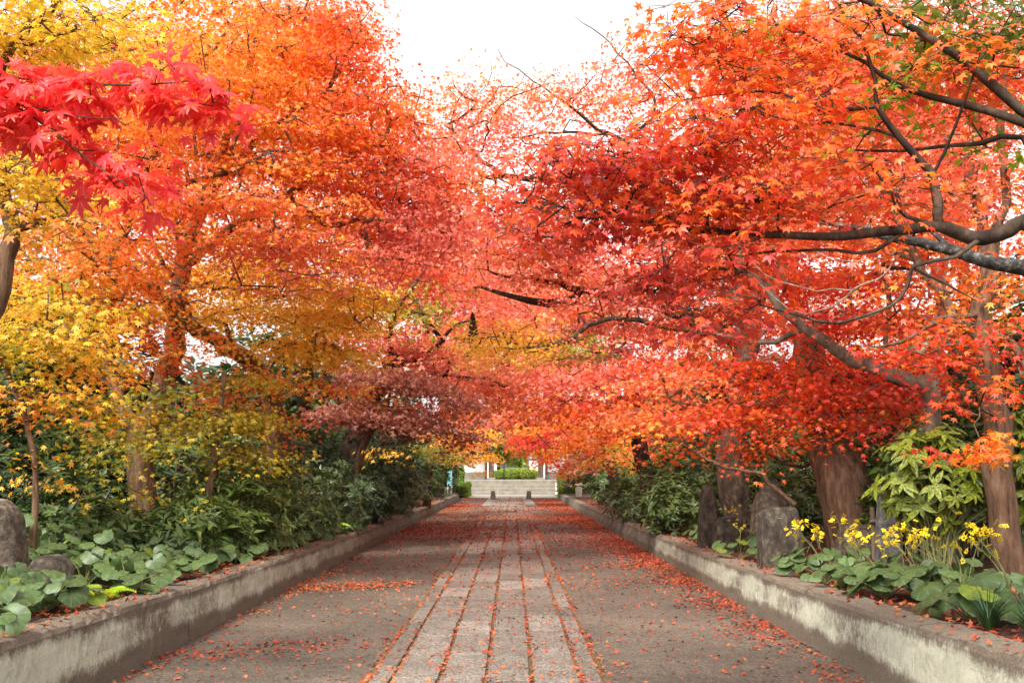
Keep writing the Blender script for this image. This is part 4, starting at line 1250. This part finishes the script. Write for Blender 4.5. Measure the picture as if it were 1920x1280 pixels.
def leopard(x, y, label, group, n, sz, hmax=.42, spread=.3, flowers=0, fl_h=.62, pale=.035, fdir=None):
    z = bed_z(x, y)
    root = empty('leopard_plant', (x, y, z), label, 'plant', group)
    st = []
    for i in range(n):
        a = rng.random() * 6.283
        d = spread * math.sqrt(rng.random())
        p = np.array([math.cos(a) * d, math.sin(a) * d, .08 + (hmax - .08) * rng.random() * (1 - .55 * d / spread)])
        out = np.array([math.cos(a), math.sin(a), 0])
        toward = np.array([-.45 * np.sign(x), -.8, 0])
        tip = out * .7 + toward * .5 + np.array([0, 0, -.5 + .25 * rng.normal()])
        nor = np.array([0, 0, 1.0]) + out * .35 + toward * .55 + .42 * rng.standard_normal(3)
        o = obj('leaf', FARF[5] if rng.random() < pale else FARF[rng.integers(5)], root)
        orient(o, p, tip, nor, sz * (.65 + .6 * rng.random()))
        st.append((spline([np.array([0, 0, 0]), p * np.array([.45, .45, .7]), p], .08), None, 4))
    for i in range(flowers):
        a = rng.random() * 6.283
        lean = np.array([math.cos(a), math.sin(a)]) * .16
        if fdir is not None:
            lean = np.array(fdir) * (.7 + .5 * rng.random()) + .1 * rng.standard_normal(2)
        h = fl_h * (.8 + .35 * rng.random())
        top = np.array([lean[0], lean[1], h])
        st.append((spline([np.array([0, 0, 0]), np.array([lean[0] * .3, lean[1] * .3, h * .6]), top], .08), None, 4))
        for q in range(2):
            e = top + np.array([rng.normal() * .045, rng.normal() * .045, .03 + rng.normal() * .025])
            st.append((np.array([top - (0, 0, .08), e]), None, 3))
            o = obj('flower_head', FLOW[rng.integers(4)], root, e)
            o.rotation_euler = (rng.normal() * .3, rng.normal() * .3, rng.random() * 6)
            o.scale = (1.15, 1.15, 1.15)
            o['kind'] = 'stuff'
    V, F = tubes([(p, np.linspace(.0045, .003, len(p)), k) for p, _, k in st])
    obj('stems', new_mesh('stems', V, F, M_STALK, smooth=True), root)
    return root


# left row of round-leaved plants
k = 0
y = 6.3
while y < 26:
    near = y < 13
    rows = 4 if near else 3
    for r_ in range(rows):
        x = XL - WW - .16 - r_ * .40 + rng.normal() * .05
        yy = y + rng.normal() * .1 + .15 * r_
        if 7.4 < yy < 8.8 and x < -3.5 and r_ >= 1:
            continue
        if 8.0 < yy < 8.75 and r_ == 0:
            continue
        leopard(x, yy, ('round-leaved plant in the near mass, front row at the edge of the left wall', 'round-leaved plant in the near mass, second row back from the left wall', 'round-leaved plant in the near mass, third row back from the left wall', 'round-leaved plant in the near mass, back row against the left shrubs')[r_] if near else ('small round-leaved plant, front row of the farther run by the left wall', 'small round-leaved plant, middle row of the farther run by the left wall', 'small round-leaved plant, back row of the farther run by the left wall')[r_],
                ('near left leopard plants, row %d' if near else 'farther left leopard plants, row %d') % (r_ + 1), 19 if near else 13, .165 if near else .16, .32 + .10 * r_, .3, flowers=(1 if rng.random() < (.7 if r_ == rows - 1 else .22) else 0), fl_h=.6)
        k += 1
    y += .52 if near else .62
# right clumps with stalked yellow flowers
for (px, D, n, sz, nf, fd, lab) in (
        (1600, 9.2, 9, .2, 3, (-.12, -.05), 'round-leaved plant with yellow flowers left of the big right clump'),
        (1650, 8.6, 12, .2, 2, (-.22, .0), 'big round-leaved clump with yellow flower heads beside the right wall'),
        (1715, 8.5, 12, .21, 2, (-.1, .05), 'big round-leaved clump below the variegated bush'),
        (1790, 8.3, 10, .2, 4, (-.25, .1), 'round-leaved clump with long bending flower stalks before the right trunk'),
        (1800, 7.2, 9, .2, 2, (.05, .2), 'round-leaved plant beside the grassy tuft at lower right'),
        (1890, 7.0, 10, .21, 4, (-.12, .2), 'round-leaved plant with tall flower stalks at the lower right corner'),
        (1540, 9.9, 7, .17, 4, (-.08, 0), 'low plant with yellow flowers right of the stump stone'),
        (1500, 10.6, 7, .17, 2, None, 'low round-leaved plant at the foot of the stump stone'),
        (1385, 13.2, 7, .16, 1, None, 'low plant with one yellow flower left of the stump stone'),
        (1580, 10.4, 8, .18, 3, None, 'round-leaved plant with yellow flowers under the leaning trunk'),
        (1690, 10.0, 8, .2, 2, None, 'round-leaved plant behind the big right clump')):
    leopard(wx(px, D), D, lab, None, n + 6, sz, .38, .32, flowers=nf, fl_h=.5, fdir=fd)
for i in range(12):
    D = 15.5 + i * 1.5
    leopard(XR + WW + .25 + .25 * rng.random(), D, 'small round-leaved plant in the run along the far right wall', 'leopard plants along the far right wall', 8, .18, .34, .3, flowers=1 if i % 3 == 0 else 0, fl_h=.5)

# variegated bush: every leaf its own piece
def lance_mesh(seed, mat):
    r_ = np.random.default_rng(seed)
    V = [(0, 0, 0)]
    for u, w in ((.18, .1), (.4, .165), (.62, .15), (.82, .08)):
        z = -.25 * u * u
        V += [(w, u, z + .02), (0, u, z - .02), (-w, u, z + .02)]
    V.append((0, 1, -.27))
    F = [(0, 1, 2), (0, 2, 3)]
    for i in range(3):
        a = 1 + i * 3
        F += [(a, a + 3, a + 4, a + 1), (a + 1, a + 4, a + 5, a + 2)]
    F += [(10, 13, 11), (11, 13, 12)]
    return new_mesh('leaf', np.array(V), F, mat, smooth=True)


AUC = [lance_mesh(i, M_AUC) for i in range(2)]


def aucuba(px, D, h, rx, ry, n_ros, label, zlow):
    x = wx(px, D)
    z = bed_z(x, D) - .03
    root = empty('aucuba_bush', (x, D, z), label, 'bush')
    st = []
    for i in range(n_ros):
        g = rng.standard_normal(3)
        g /= np.linalg.norm(g)
        g[1] = -abs(g[1]) * .9 if rng.random() < .8 else g[1]
        c = g * (.6 + .4 * rng.random()) * np.array([rx, ry, (h - zlow) / 2]) + np.array([0, 0, (h + zlow) / 2])
        ax = Vector(g) * .8 + Vector((0, -.2, .6))
        ax.normalize()
        a1 = ax.orthogonal().normalized()
        a2 = ax.cross(a1)
        st.append((spline([np.array([rng.normal() * .08, rng.normal() * .08, 0]), c * np.array([.4, .4, .6]) + np.array([0, 0, .05]), c], .12), np.linspace(.012, .004, 200), 5))
        m = rng.integers(5, 8)
        for q in range(m):
            t = q / m * 6.283 + rng.normal() * .25
            d = a1 * math.cos(t) + a2 * math.sin(t)
            tip = d + ax * (.1 + .4 * rng.random()) + Vector((0, 0, -.25))
            o = obj('leaf', AUC[rng.integers(2)], root)
            orient(o, c, tip, ax - d * .2, .185 * (.6 + .55 * rng.random()))
    V, F = tubes([(p, r_[:len(p)], k_) for p, r_, k_ in st])
    obj('stems', new_mesh('stems', V, F, M_STALK, smooth=True), root)
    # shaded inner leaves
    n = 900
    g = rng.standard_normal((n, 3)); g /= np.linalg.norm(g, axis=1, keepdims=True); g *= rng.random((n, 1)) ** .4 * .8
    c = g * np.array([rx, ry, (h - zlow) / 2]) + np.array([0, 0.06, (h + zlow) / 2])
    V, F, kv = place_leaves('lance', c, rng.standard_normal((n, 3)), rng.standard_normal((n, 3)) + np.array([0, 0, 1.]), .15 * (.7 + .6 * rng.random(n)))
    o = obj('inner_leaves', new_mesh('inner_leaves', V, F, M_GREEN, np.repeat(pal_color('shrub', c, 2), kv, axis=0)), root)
    o['kind'] = 'stuff'


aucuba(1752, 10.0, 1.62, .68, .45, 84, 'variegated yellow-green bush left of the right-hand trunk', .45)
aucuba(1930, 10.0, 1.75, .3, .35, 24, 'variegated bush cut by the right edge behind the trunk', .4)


def fern(x, y, label, n, ln, mat, z=None):
    z = bed_z(x, y) if z is None else z
    root = empty('fern', (x, y, z), label, 'fern')
    for i in range(n):
        a = i / n * 6.283 + rng.normal() * .2
        V, F = [], []
        m = 13
        for k_ in range(m):
            u = (k_ + 1) / m
            p = np.array([0, u * ln * .85, ln * (.75 * u - .62 * u * u)])
            w = ln * .28 * math.sin(math.pi * min(1, u * .85 + .12)) 
            for s in (-1, 1):
                b0 = len(V)
                V += [tuple(p), tuple(p + (s * w, w * .35 + .008, -.02 - w * .1)), tuple(p + (s * w * .4, -ln * .028, -.004)), ]
                V += [tuple(p + (s * w * .45, w * .12 + ln * .035, .0))]
                F += [(b0, b0 + 2, b0 + 1, b0 + 3)]
        me = new_mesh('frond', np.array(V), F, mat)
        o = obj('frond', me, root)
        o.rotation_euler = (rng.normal() * .15, rng.normal() * .15, a)
        s = .8 + .4 * rng.random()
        o.scale = (s, s, s)
    return root


fern(XL - WW - .28, 8.15, 'bright lime fern beside the small boulder', 11, .34, M_FERN_Y)
fern(XL - WW - .2, 8.55, 'lime green fern spilling onto the left wall', 9, .28, M_FERN_Y)
fern(XL - WW - .5, 11.4, 'green fern among the round leaves by the left wall', 9, .42, M_FERN)
fern(wx(590, 19), 19, 'yellow-green fern standing above the farther left plants', 9, .8, M_FERN_Y)
fern(wx(235, 11.6), 11.6, 'fresh green fern at the foot of the brown forked trunk', 8, .5, M_FERN)


def tuft(x, y, label, n, ln):
    root = empty('grassy_tuft', (x, y, bed_z(x, y)), label, 'grass')
    V, F = [], []
    for i in range(n):
        a = rng.random() * 6.283
        d = np.array([math.cos(a), math.sin(a), 0])
        w = np.array([-d[1], d[0], 0]) * .006
        L_ = ln * (.7 + .5 * rng.random())
        lean = .3 + .7 * rng.random()
        b0 = len(V)
        for u in (0, .4, .75, 1):
            c = d * (.02 + lean * L_ * u ** 1.6) + np.array([0, 0, L_ * (u - .45 * lean * u * u)])
            k_ = 1 - .8 * u
            V += [tuple(c + w * k_), tuple(c - w * k_)]
        for q in range(3):
            F.append((b0 + 2 * q, b0 + 2 * q + 1, b0 + 2 * q + 3, b0 + 2 * q + 2))
    o = obj('blades', new_mesh('blades', np.array(V), F, M_BLADE, smooth=True), root)
    o['kind'] = 'stuff'


tuft(wx(1838, 6.6), 6.6, 'dark green grassy tuft at the lower right bed edge', 110, .32)
tuft(wx(1915, 6.3), 6.3, 'dark green grassy tuft cut by the right edge of the picture', 80, .3)

# ------------------------------------------------------------------ stones
def rock(name, label, x, y, sx, sy, h, mat, seed, flat=.0, rot=0.0, cat='stone', sharp=.6, tilt=0.0):
    import bmesh
    bm = bmesh.new()
    bmesh.ops.create_icosphere(bm, subdivisions=5, radius=1)
    V = np.array([v.co[:] for v in bm.verts])
    s = np.sign(V) * np.abs(V) ** sharp
    q = 1 + .10 * vnoise(V * 1.0 + seed * 7.7, 1.5) + .045 * vnoise(V + seed * 3.3, 4.0) + .018 * vnoise(V + seed, 10) + .01 * vnoise(V + seed, 22)
    s *= q[:, None]
    s[:, 0] *= 1 - flat * (s[:, 2] + 1) * .5
    s[:, 1] *= 1 - flat * (s[:, 2] + 1) * .35
    s = s * np.array([sx, sy, h * .56]) + np.array([0, 0, h * .44])
    s[:, 0] += tilt * s[:, 2]
    for v, c in zip(bm.verts, s):
        v.co = c
    me = bpy.data.meshes.new('stone')
    bm.to_mesh(me)
    bm.free()
    me.polygons.foreach_set('use_smooth', np.ones(len(me.polygons), dtype=bool))
    me.materials.append(mat)
    o = obj(name, me, None, (x, y, bed_z(x, y) - .04))
    o.rotation_euler = (0, 0, rot)
    return tag(o, label, cat)


rock('boulder', 'large upright brown boulder at the left edge', wx(-5, 8.4), 8.4, .27, .3, .80, M_STONE_BROWN, 1, flat=.25)
rock('boulder', 'small rounded boulder beside the large left one', wx(104, 8.3), 8.3, .2, .22, .36, M_STONE_DARK, 2, flat=.2, sharp=.8)
rock('standing_stone', 'stump-like standing stone with flat top near the right wall', wx(1453, 11.6), 11.6, .25, .24, .78, M_STONE_DARK, 3, flat=.12, sharp=.35)
rock('standing_stone', 'tall narrow standing stone left of the shorter block on the right', wx(1327, 15.2), 15.2, .16, .2, .92, M_STONE_DARK, 4, flat=.3, sharp=.5)
rock('standing_stone', 'short block stone between the tall stone and a tree trunk', wx(1362, 14.6), 14.6, .22, .2, .58, M_STONE_DARK, 5, flat=.1, sharp=.4)
rock('standing_stone', 'grey upright slab left of the variegated bush', wx(1657, 11.2), 11.2, .13, .08, .88, M_STONE_GREY, 6, flat=.25, sharp=.45, tilt=.06)
rock('standing_stone', 'rounded brown stone behind the stump-like stone', wx(1440, 13.6), 13.6, .28, .25, 1.0, M_STONE_BROWN, 7, flat=.3, sharp=.6)
rock('boulder', 'low brown stone at the foot of the leaning trunk', wx(1610, 12.6), 12.6, .3, .25, .42, M_STONE_BROWN, 8, flat=.2, sharp=.7)
rock('boulder', 'dark low stone among the far left plants', wx(575, 20), 20, .4, .3, .5, M_STONE_DARK, 9, flat=.2, sharp=.6)
rock('boulder', 'brown rounded stone under the amber maple on the left', wx(560, 22), 22, .5, .4, 1.1, M_STONE_BROWN, 10, flat=.3)

# low bamboo fence behind the right bed
fr = empty('bamboo_fence', (0, 12.2, bed_z(5.4, 12.2)), 'low fence of pale upright stakes behind the variegated bush', 'fence')
stake = new_mesh('stake', *tubes([(np.array([[0, 0, -.05], [0, 0, .3], [0, 0, .62]]), np.array([.032, .03, .03]), 7)]), M_BAMBOO, smooth=True)
for i in range(22):
    o = obj('stake', stake, fr, (4.35 + i * .085 + .008 * rng.normal(), rng.normal() * .01, 0))
    o.scale = (1, 1, .92 + .15 * rng.random())
V, F = tubes([(np.array([[4.3, -.04, .42], [5, -.04, .43], [6.3, -.04, .42]]), np.array([.025] * 3), 6)])
obj('rail', new_mesh('rail', V, F, M_BAMBOO, smooth=True), fr)

# bare drooping branch by the standing stones
t = Tree('fallen_branch', 'bare reddish drooping branch hanging above the stump-like stone', P(1490, 945, 12.6), M_BARK_BROWN, cat='branch', step=.12)
t.limb(px_path((1490, 945, 12.6), (1455, 915, 12.6), (1438, 905, 12.6), (1432, 888, 12.6), (1400, 884, 12.8), (1340, 868, 13), (1300, 845, 13.4), (1250, 815, 13.8)), .03, .016, .006)
t.limb(px_path((1300, 845, 13.4), (1280, 820, 13.4), (1262, 800, 13.4)), .012, .008, .004)
t.build()

# ------------------------------------------------------------------ far end: bollards, steps, gate, hedges
def turned(name, mat, prof, k=4, rot=math.pi / 4):
    V, F = [], []
    for r_, z in prof:
        for i in range(k):
            a = i / k * 2 * math.pi + rot
            V.append((r_ * math.cos(a), r_ * math.sin(a), z))
    for j in range(len(prof) - 1):
        for i in range(k):
            F.append((j * k + i, j * k + (i + 1) % k, (j + 1) * k + (i + 1) % k, (j + 1) * k + i))
    F.append(tuple(range((len(prof) - 1) * k, len(prof) * k)))
    return new_mesh(name, np.array(V), F, mat)


bol = turned('bollard', rough_material('bollard_stone', [(0.3, (0.10, 0.08, 0.06)), (0.7, (0.2, 0.165, 0.13))], 8, bump=.5), [(.24, -.02), (.22, .12), (.155, .48), (.13, .5)])
for x, w in ((P(924.5, 935, 58)[0], 'left'), (P(991.5, 935, 58)[0], 'right')):
    tag(obj('bollard', bol, None, (x, 58, 0)), 'squat tapered stone bollard on the %s before the steps' % w, 'bollard', 'stone bollards before the steps')

st = empty('stone_steps', (0, 73, 0), 'wide pale stone steps climbing to the gate', 'steps')
hts = [0, .17, .42, .69, 1.0]
X0, X1 = P(880, 900, 73)[0], P(1041, 900, 73)[0]
for i in range(4):
    me = box_mesh('step', M_STEP, X0 - .05 * (3 - i), X1 + .05 * (3 - i), i * .42, 8.0 if i == 3 else (i + 1) * .42 + .05, hts[i] - (.1 if i == 0 else .03), hts[i + 1], .02)
    obj('step', me, st)
# rough stone cheek on the right of the lower steps
tag(obj('hand_post', box_mesh('hand_post', M_WHITE, -.07, .07, -.07, .07, 0, .85, .01), None, (P(1043, 900, 72.6)[0], 72.6, 0)), 'thin white post at the right end of the steps', 'post')

GZ = 1.0
gt = empty('temple_gate', (0, 80, GZ), 'dark timber temple gate at the top of the steps', 'gate')
for px in (921, 1014):
    obj('pillar', box_mesh('pillar', M_WOOD, -.22, .22, -.22, .22, -.1, 4.3, .03), gt, (P(px, 880, 80)[0], 0, 0))
    obj('pillar_base', box_mesh('pillar_base', M_STEP, -.36, .36, -.36, .36, -.02, .16, .03), gt, (P(px, 880, 80)[0], 0, 0))
for px in (911, 1025):
    obj('side_post', box_mesh('side_post', M_WOOD, -.1, .1, -.1, .1, -.02, 3.6, .02), gt, (P(px, 880, 80)[0], .9, 0))
obj('lintel', box_mesh('lintel', M_WOOD, -3.6, 4.0, -.18, .18, 3.5, 3.95, .03), gt)
rf = obj('roof', new_mesh('roof', np.array([(-4.6, -2.2, 4.3), (5.0, -2.2, 4.3), (5.0, 0, 5.9), (-4.6, 0, 5.9), (-4.6, 2.2, 4.3), (5.0, 2.2, 4.3), (-4.6, -2.2, 4.12), (5.0, -2.2, 4.12), (5.0, 2.2, 4.12), (-4.6, 2.2, 4.12)]),
        [(0, 1, 2, 3), (3, 2, 5, 4), (6, 7, 1, 0), (4, 5, 8, 9), (6, 0, 3, 4, 9), (7, 8, 5, 2, 1), (9, 8, 7, 6)], M_TILE), gt)
ridge = new_mesh('roof_rib', *tubes([(np.array([[0, -2.2, 4.33], [0, -1.1, 5.13], [0, 0, 5.93]]), np.array([.07] * 3), 6)]), M_TILE)
for i in range(24):
    obj('roof_rib', ridge, rf, (-4.4 + i * .4, 0, 0))

for nm, xa, xb in (('left', -5.0, P(909, 880, 81)[0]), ('right', P(1024, 880, 81)[0], 5.0)):
    w = empty('plaster_wall', ((xa + xb) / 2, 81, 0), 'white plaster wall with stone footing on the %s of the gate' % nm, 'wall')
    hw = (xb - xa) / 2
    obj('plaster', box_mesh('plaster', M_PLASTER, -hw, hw, -.15, .15, 1.6, 3.0), w)
    obj('footing', box_mesh('footing', M_STEP, -hw, hw, -.22, .22, .2, 1.6, .02), w)
    obj('tile_cap', box_mesh('tile_cap', M_TILE, -hw, hw, -.4, .4, 3.0, 3.18, .05), w)

struct(obj('temple_ground', box_mesh('temple_ground', M_STEP, -12, 12, 74.3, 130, -.1, .985)))
hb = empty('temple_hall', (4.5, 108, 1), 'white walled building with low eaves seen through the gate', 'building')
obj('wall', box_mesh('wall', M_PLASTER, -2.6, 5, -.2, 6, -.1, 3.0), hb)
obj('roof', box_mesh('roof', M_TILE, -3.4, 6, -1.2, 7, 3.0, 3.3, .1), hb)
obj('beam', box_mesh('beam', M_WOOD, -2.7, 5.1, -.26, -.21, 1.9, 2.05), hb)
hb = empty('temple_hall', (-5, 116, 1), 'pale building beyond the gate on the left side', 'building')
obj('wall', box_mesh('wall', M_PLASTER, -6, 3.6, -.2, 6, -.1, 3.4), hb)
obj('roof', box_mesh('roof', M_TILE, -7, 4.6, -1.2, 7, 3.4, 3.8, .1), hb)


def clipped(name, label, x, y, z, sx, sy, h, sharp, group=None, pal='lime', n=2200, leaf=.07):
    """clipped shrub: a dense core with leaves over its whole skin"""
    import bmesh
    root = empty(name, (x, y, z), label, 'hedge' if sharp < .6 else 'bush', group)
    bm = bmesh.new()
    bmesh.ops.create_icosphere(bm, subdivisions=3, radius=1)
    V = np.array([v.co[:] for v in bm.verts])
    f = lambda V: (np.sign(V) * np.abs(V) ** sharp) * np.array([sx, sy, h / 2]) + np.array([0, 0, h / 2])
    for v, c in zip(bm.verts, f(V) * np.array([.95, .95, .97])):
        v.co = c
    me = bpy.data.meshes.new('core'); bm.to_mesh(me); bm.free()
    me.materials.append(M_HEDGE_BODY)
    obj('core', me, root)
    g = rng.standard_normal((n, 3)); g /= np.linalg.norm(g, axis=1, keepdims=True)
    pos = f(g) * (1 + .02 * rng.standard_normal((n, 1)))
    V, F, kv = place_leaves('small', pos, g * .6 + .6 * rng.standard_normal((n, 3)), g + .5 * rng.standard_normal((n, 3)), leaf * (.7 + .6 * rng.random(n)))
    o = obj('foliage', new_mesh('foliage', V, F, M_GREEN, np.repeat(pal_color(pal, pos + (x, y, z), 1.2), kv, axis=0)), root)
    o['kind'] = 'stuff'
    return root


xx = lambda px, D: P(px, 890, D)[0]
clipped('clipped_bush', 'tall cylindrical clipped bush left of the steps', xx(861, 68), 68, 0, .36, .36, 1.95, .45)
clipped('box_hedge', 'low box hedge at the left foot of the steps', xx(866, 63), 63, 0, .42, .6, .72, .35)
clipped('box_hedge', 'second box hedge behind the low one on the left', xx(872, 66.5), 66.5, 0, .4, .5, .95, .35)
clipped('box_hedge', 'low box hedge at the right foot of the steps', xx(1062, 60), 60, 0, .5, .6, .72, .35)
clipped('clipped_bush', 'rounded clipped bush right of the steps', xx(1074, 64), 64, 0, .75, .7, 1.35, .75)
clipped('clipped_bush', 'tall darker bush behind the rounded one right of the steps', xx(1060, 70), 70, 0, .6, .6, 1.9, .75, pal='shrub')
for i, (px, r_, h) in enumerate(((932, .55, .75), (947, .65, .9), (960, .6, .95), (975, .6, .95), (986, .55, .95), (997, .6, .85))):
    clipped('clipped_bush', 'round yellow-green clipped bush beyond the gate, number %s from the left pillar' % ('one two three four five six'.split()[i]), xx(px, 88), 88 + .5 * (i % 2), 1.0, r_, r_, h, .8, 'clipped bushes beyond the gate')
for (px, D, h, lab, pal) in ((935, 100, 5.5, 'bushy olive tree beyond the gate on the left', 'olive'), (975, 122, 6.5, 'pale green tree far beyond the gate', 'lime'), (1050, 96, 6, 'amber tree behind the plaster wall', 'amber'), (860, 98, 6, 'golden tree behind the left plaster wall', 'gold')):
    bush('garden_tree', lab, xx(px, D), D, h, 2.6, 2.2, 420, .4, pal, 'small', 'tree', None, trunk_h=1.2, z0=1.0, mat=M_LEAF)


def lamp_post(px, D, h, label, z=0):
    o = empty('lamp_post', (xx(px, D), D, z), label, 'lamp post')
    V, F = tubes([(np.array([[0, 0, 0], [0, 0, h * .5], [0, 0, h]]), np.array([.05, .045, .045]), 8)])
    obj('pole', new_mesh('pole', V, F, M_BLACK, smooth=True), o)
    obj('lamp_head', turned('lamp_head', M_BLACK, [(.05, h), (.14, h + .03), (.16, h + .3), (.05, h + .42)], 6), o)


lamp_post(851, 62, 1.75, 'thin black post beside the pale blue sign')
lamp_post(1065, 58, 1.7, 'thin black post right of the steps')
lamp_post(945, 79, 2.2, 'thin black post standing in the gate opening', 1.0)
sg = empty('sign_board', (xx(843, 60), 60, 0), 'narrow pale blue upright sign board by the left hedge', 'sign')
obj('board', box_mesh('board', M_SIGN, -.15, .15, -.02, .02, .75, 1.65, .01), sg)
for s in (-.1, .1):
    obj('leg', box_mesh('leg', M_WHITE, s - .02, s + .02, -.02, .02, 0, .748), sg)
sl = empty('stone_post', (xx(1085, 50), 50, bed_z(3.4, 50) - .03), 'short pale stone post in the far right bed', 'post')
obj('shaft', box_mesh('shaft', M_STEP, -.16, .16, -.16, .16, 0, .55, .02), sl)
obj('cap', box_mesh('cap', M_STEP, -.2, .2, -.2, .2, .55, .66, .03), sl)

# ------------------------------------------------------------------ fallen leaves
def litter(name, label, pos, size, kindt=2):
    m = len(pos)
    a = rng.random(m) * 6.283
    tip = np.stack([np.cos(a), np.sin(a), .12 * rng.standard_normal(m)], 1)
    nor = np.array([0, 0, 1.]) + .42 * rng.standard_normal((m, 3))
    nor[:, 2] *= np.where(rng.random(m) < .5, -1, 1)
    V, F, kv = place_leaves(kindt, pos, tip, nor, size)
    o = obj(name, new_mesh(name, V, F, M_LITTER, np.repeat(pal_color('litter', pos, .8, .3), kv, axis=0)))
    return tag(o, label, 'leaves', kind='stuff')


n = 230000
y = 4 + 58 * rng.random(n) ** 1.1
x = XL + .01 + (XR - XL - .02) * rng.random(n)
p0 = np.stack([x, y, np.zeros(n)], 1)
nz = vnoise(p0, 1.6)
nz2 = vnoise(p0 + 20, .5)
dl, dr = x - XL, XR - x
strip = (x > -1.05) & (x < .67)
nz3 = vnoise(p0 + 40, 4.5)
dens = .05 + .10 * np.clip(nz - .1, 0, 2) * (~strip) * np.clip(.6 + .6 * nz3, .1, 2)
dens = dens + .75 * np.clip(nz - .55, 0, 1.2) * np.clip(.5 + .7 * nz3, 0, 2) * np.clip(nz2 + .4, 0, 1) * (~strip) * (y < 20)
dens += 1.3 * np.exp(-(dr / (.2 + .018 * y)) ** 2) * np.clip(.65 + .4 * nz, 0.1, 1) * np.clip((y - 5) / 6, .25, 1)
dens += .5 * np.exp(-(dl / (.10 + .012 * y)) ** 2) * np.clip(.4 + .5 * nz, 0, 1)
band = np.exp(-((y - 29) / 6.5) ** 4)
dens += band * np.clip(.45 + .45 * nz + .2 * nz3, .06, 1.2) * .5
dens += .25 * np.exp(-((y - 46) / 5) ** 4) * np.clip((np.abs(x + .2) - 1.1), 0, 1)
dens += .10 * np.clip((y - 14) / 10, 0, 1) * np.clip(nz + .2, 0, 1.5) * (y < 40)
keep = rng.random(n) < dens * np.where(y < 14, .9, 1.0)
p0 = p0[keep]
p0[:, 2] = np.where(strip[keep], .031, .007) + .006 * rng.random(len(p0))
# rows of leaves caught in the joints
jj = []
for e in edges:
    m = 1700
    yy = 4 + 38 * rng.random(m) ** 1.2
    jx = e + .024 * rng.standard_normal(m)
    q = np.stack([jx, yy, np.full(m, .02) + .008 * rng.random(m)], 1)
    kp = rng.random(m) < np.clip(.12 + .5 * vnoise(q + 3, 1.5) + .15 * np.clip((yy - 7) / 4, 0, 1), .05, .85)
    jj.append(q[kp])
p0 = np.concatenate([p0] + jj)
fz = p0[:, 1] > 13
for q, kt, lab in ((p0[~fz], 2, 'red maple leaves strewn over the near path and its stone joints'), (p0[fz], 3, 'carpet of red leaves across the farther path')):
    litter('fallen_leaves', lab, q, (.026 + .012 * rng.random(len(q))) * (1 + .012 * np.clip(q[:, 1] - 8, 0, 30)), kt)
for nm, sgn, x0 in (('left', -1, XL), ('right', 1, XR)):
    n = 16000
    y = 4.5 + 42 * rng.random(n) ** 1.3
    off = .04 + (2.6 if sgn > 0 else 1.3) * rng.random(n) ** 1.6
    x = x0 + sgn * off
    nzz = vnoise(np.stack([x, y, y * 0], 1), 1.8)
    kp = rng.random(n) < np.where(off < WW, .10 + .1 * np.clip(nzz, 0, 1), np.clip(.65 + .3 * nzz, .1, 1))
    x, y, off = x[kp], y[kp], off[kp]
    z = np.array([wall_top(b_) + .012 if o_ < WW else bed_z(a_, b_) + .015 for a_, b_, o_ in zip(x, y, off)]) + .012 * rng.random(len(x))
    litter('fallen_leaves', 'reddish leaf litter on the %s bed and wall top' % nm, np.stack([x, y, z], 1), .03 + .014 * rng.random(len(x)), 3)
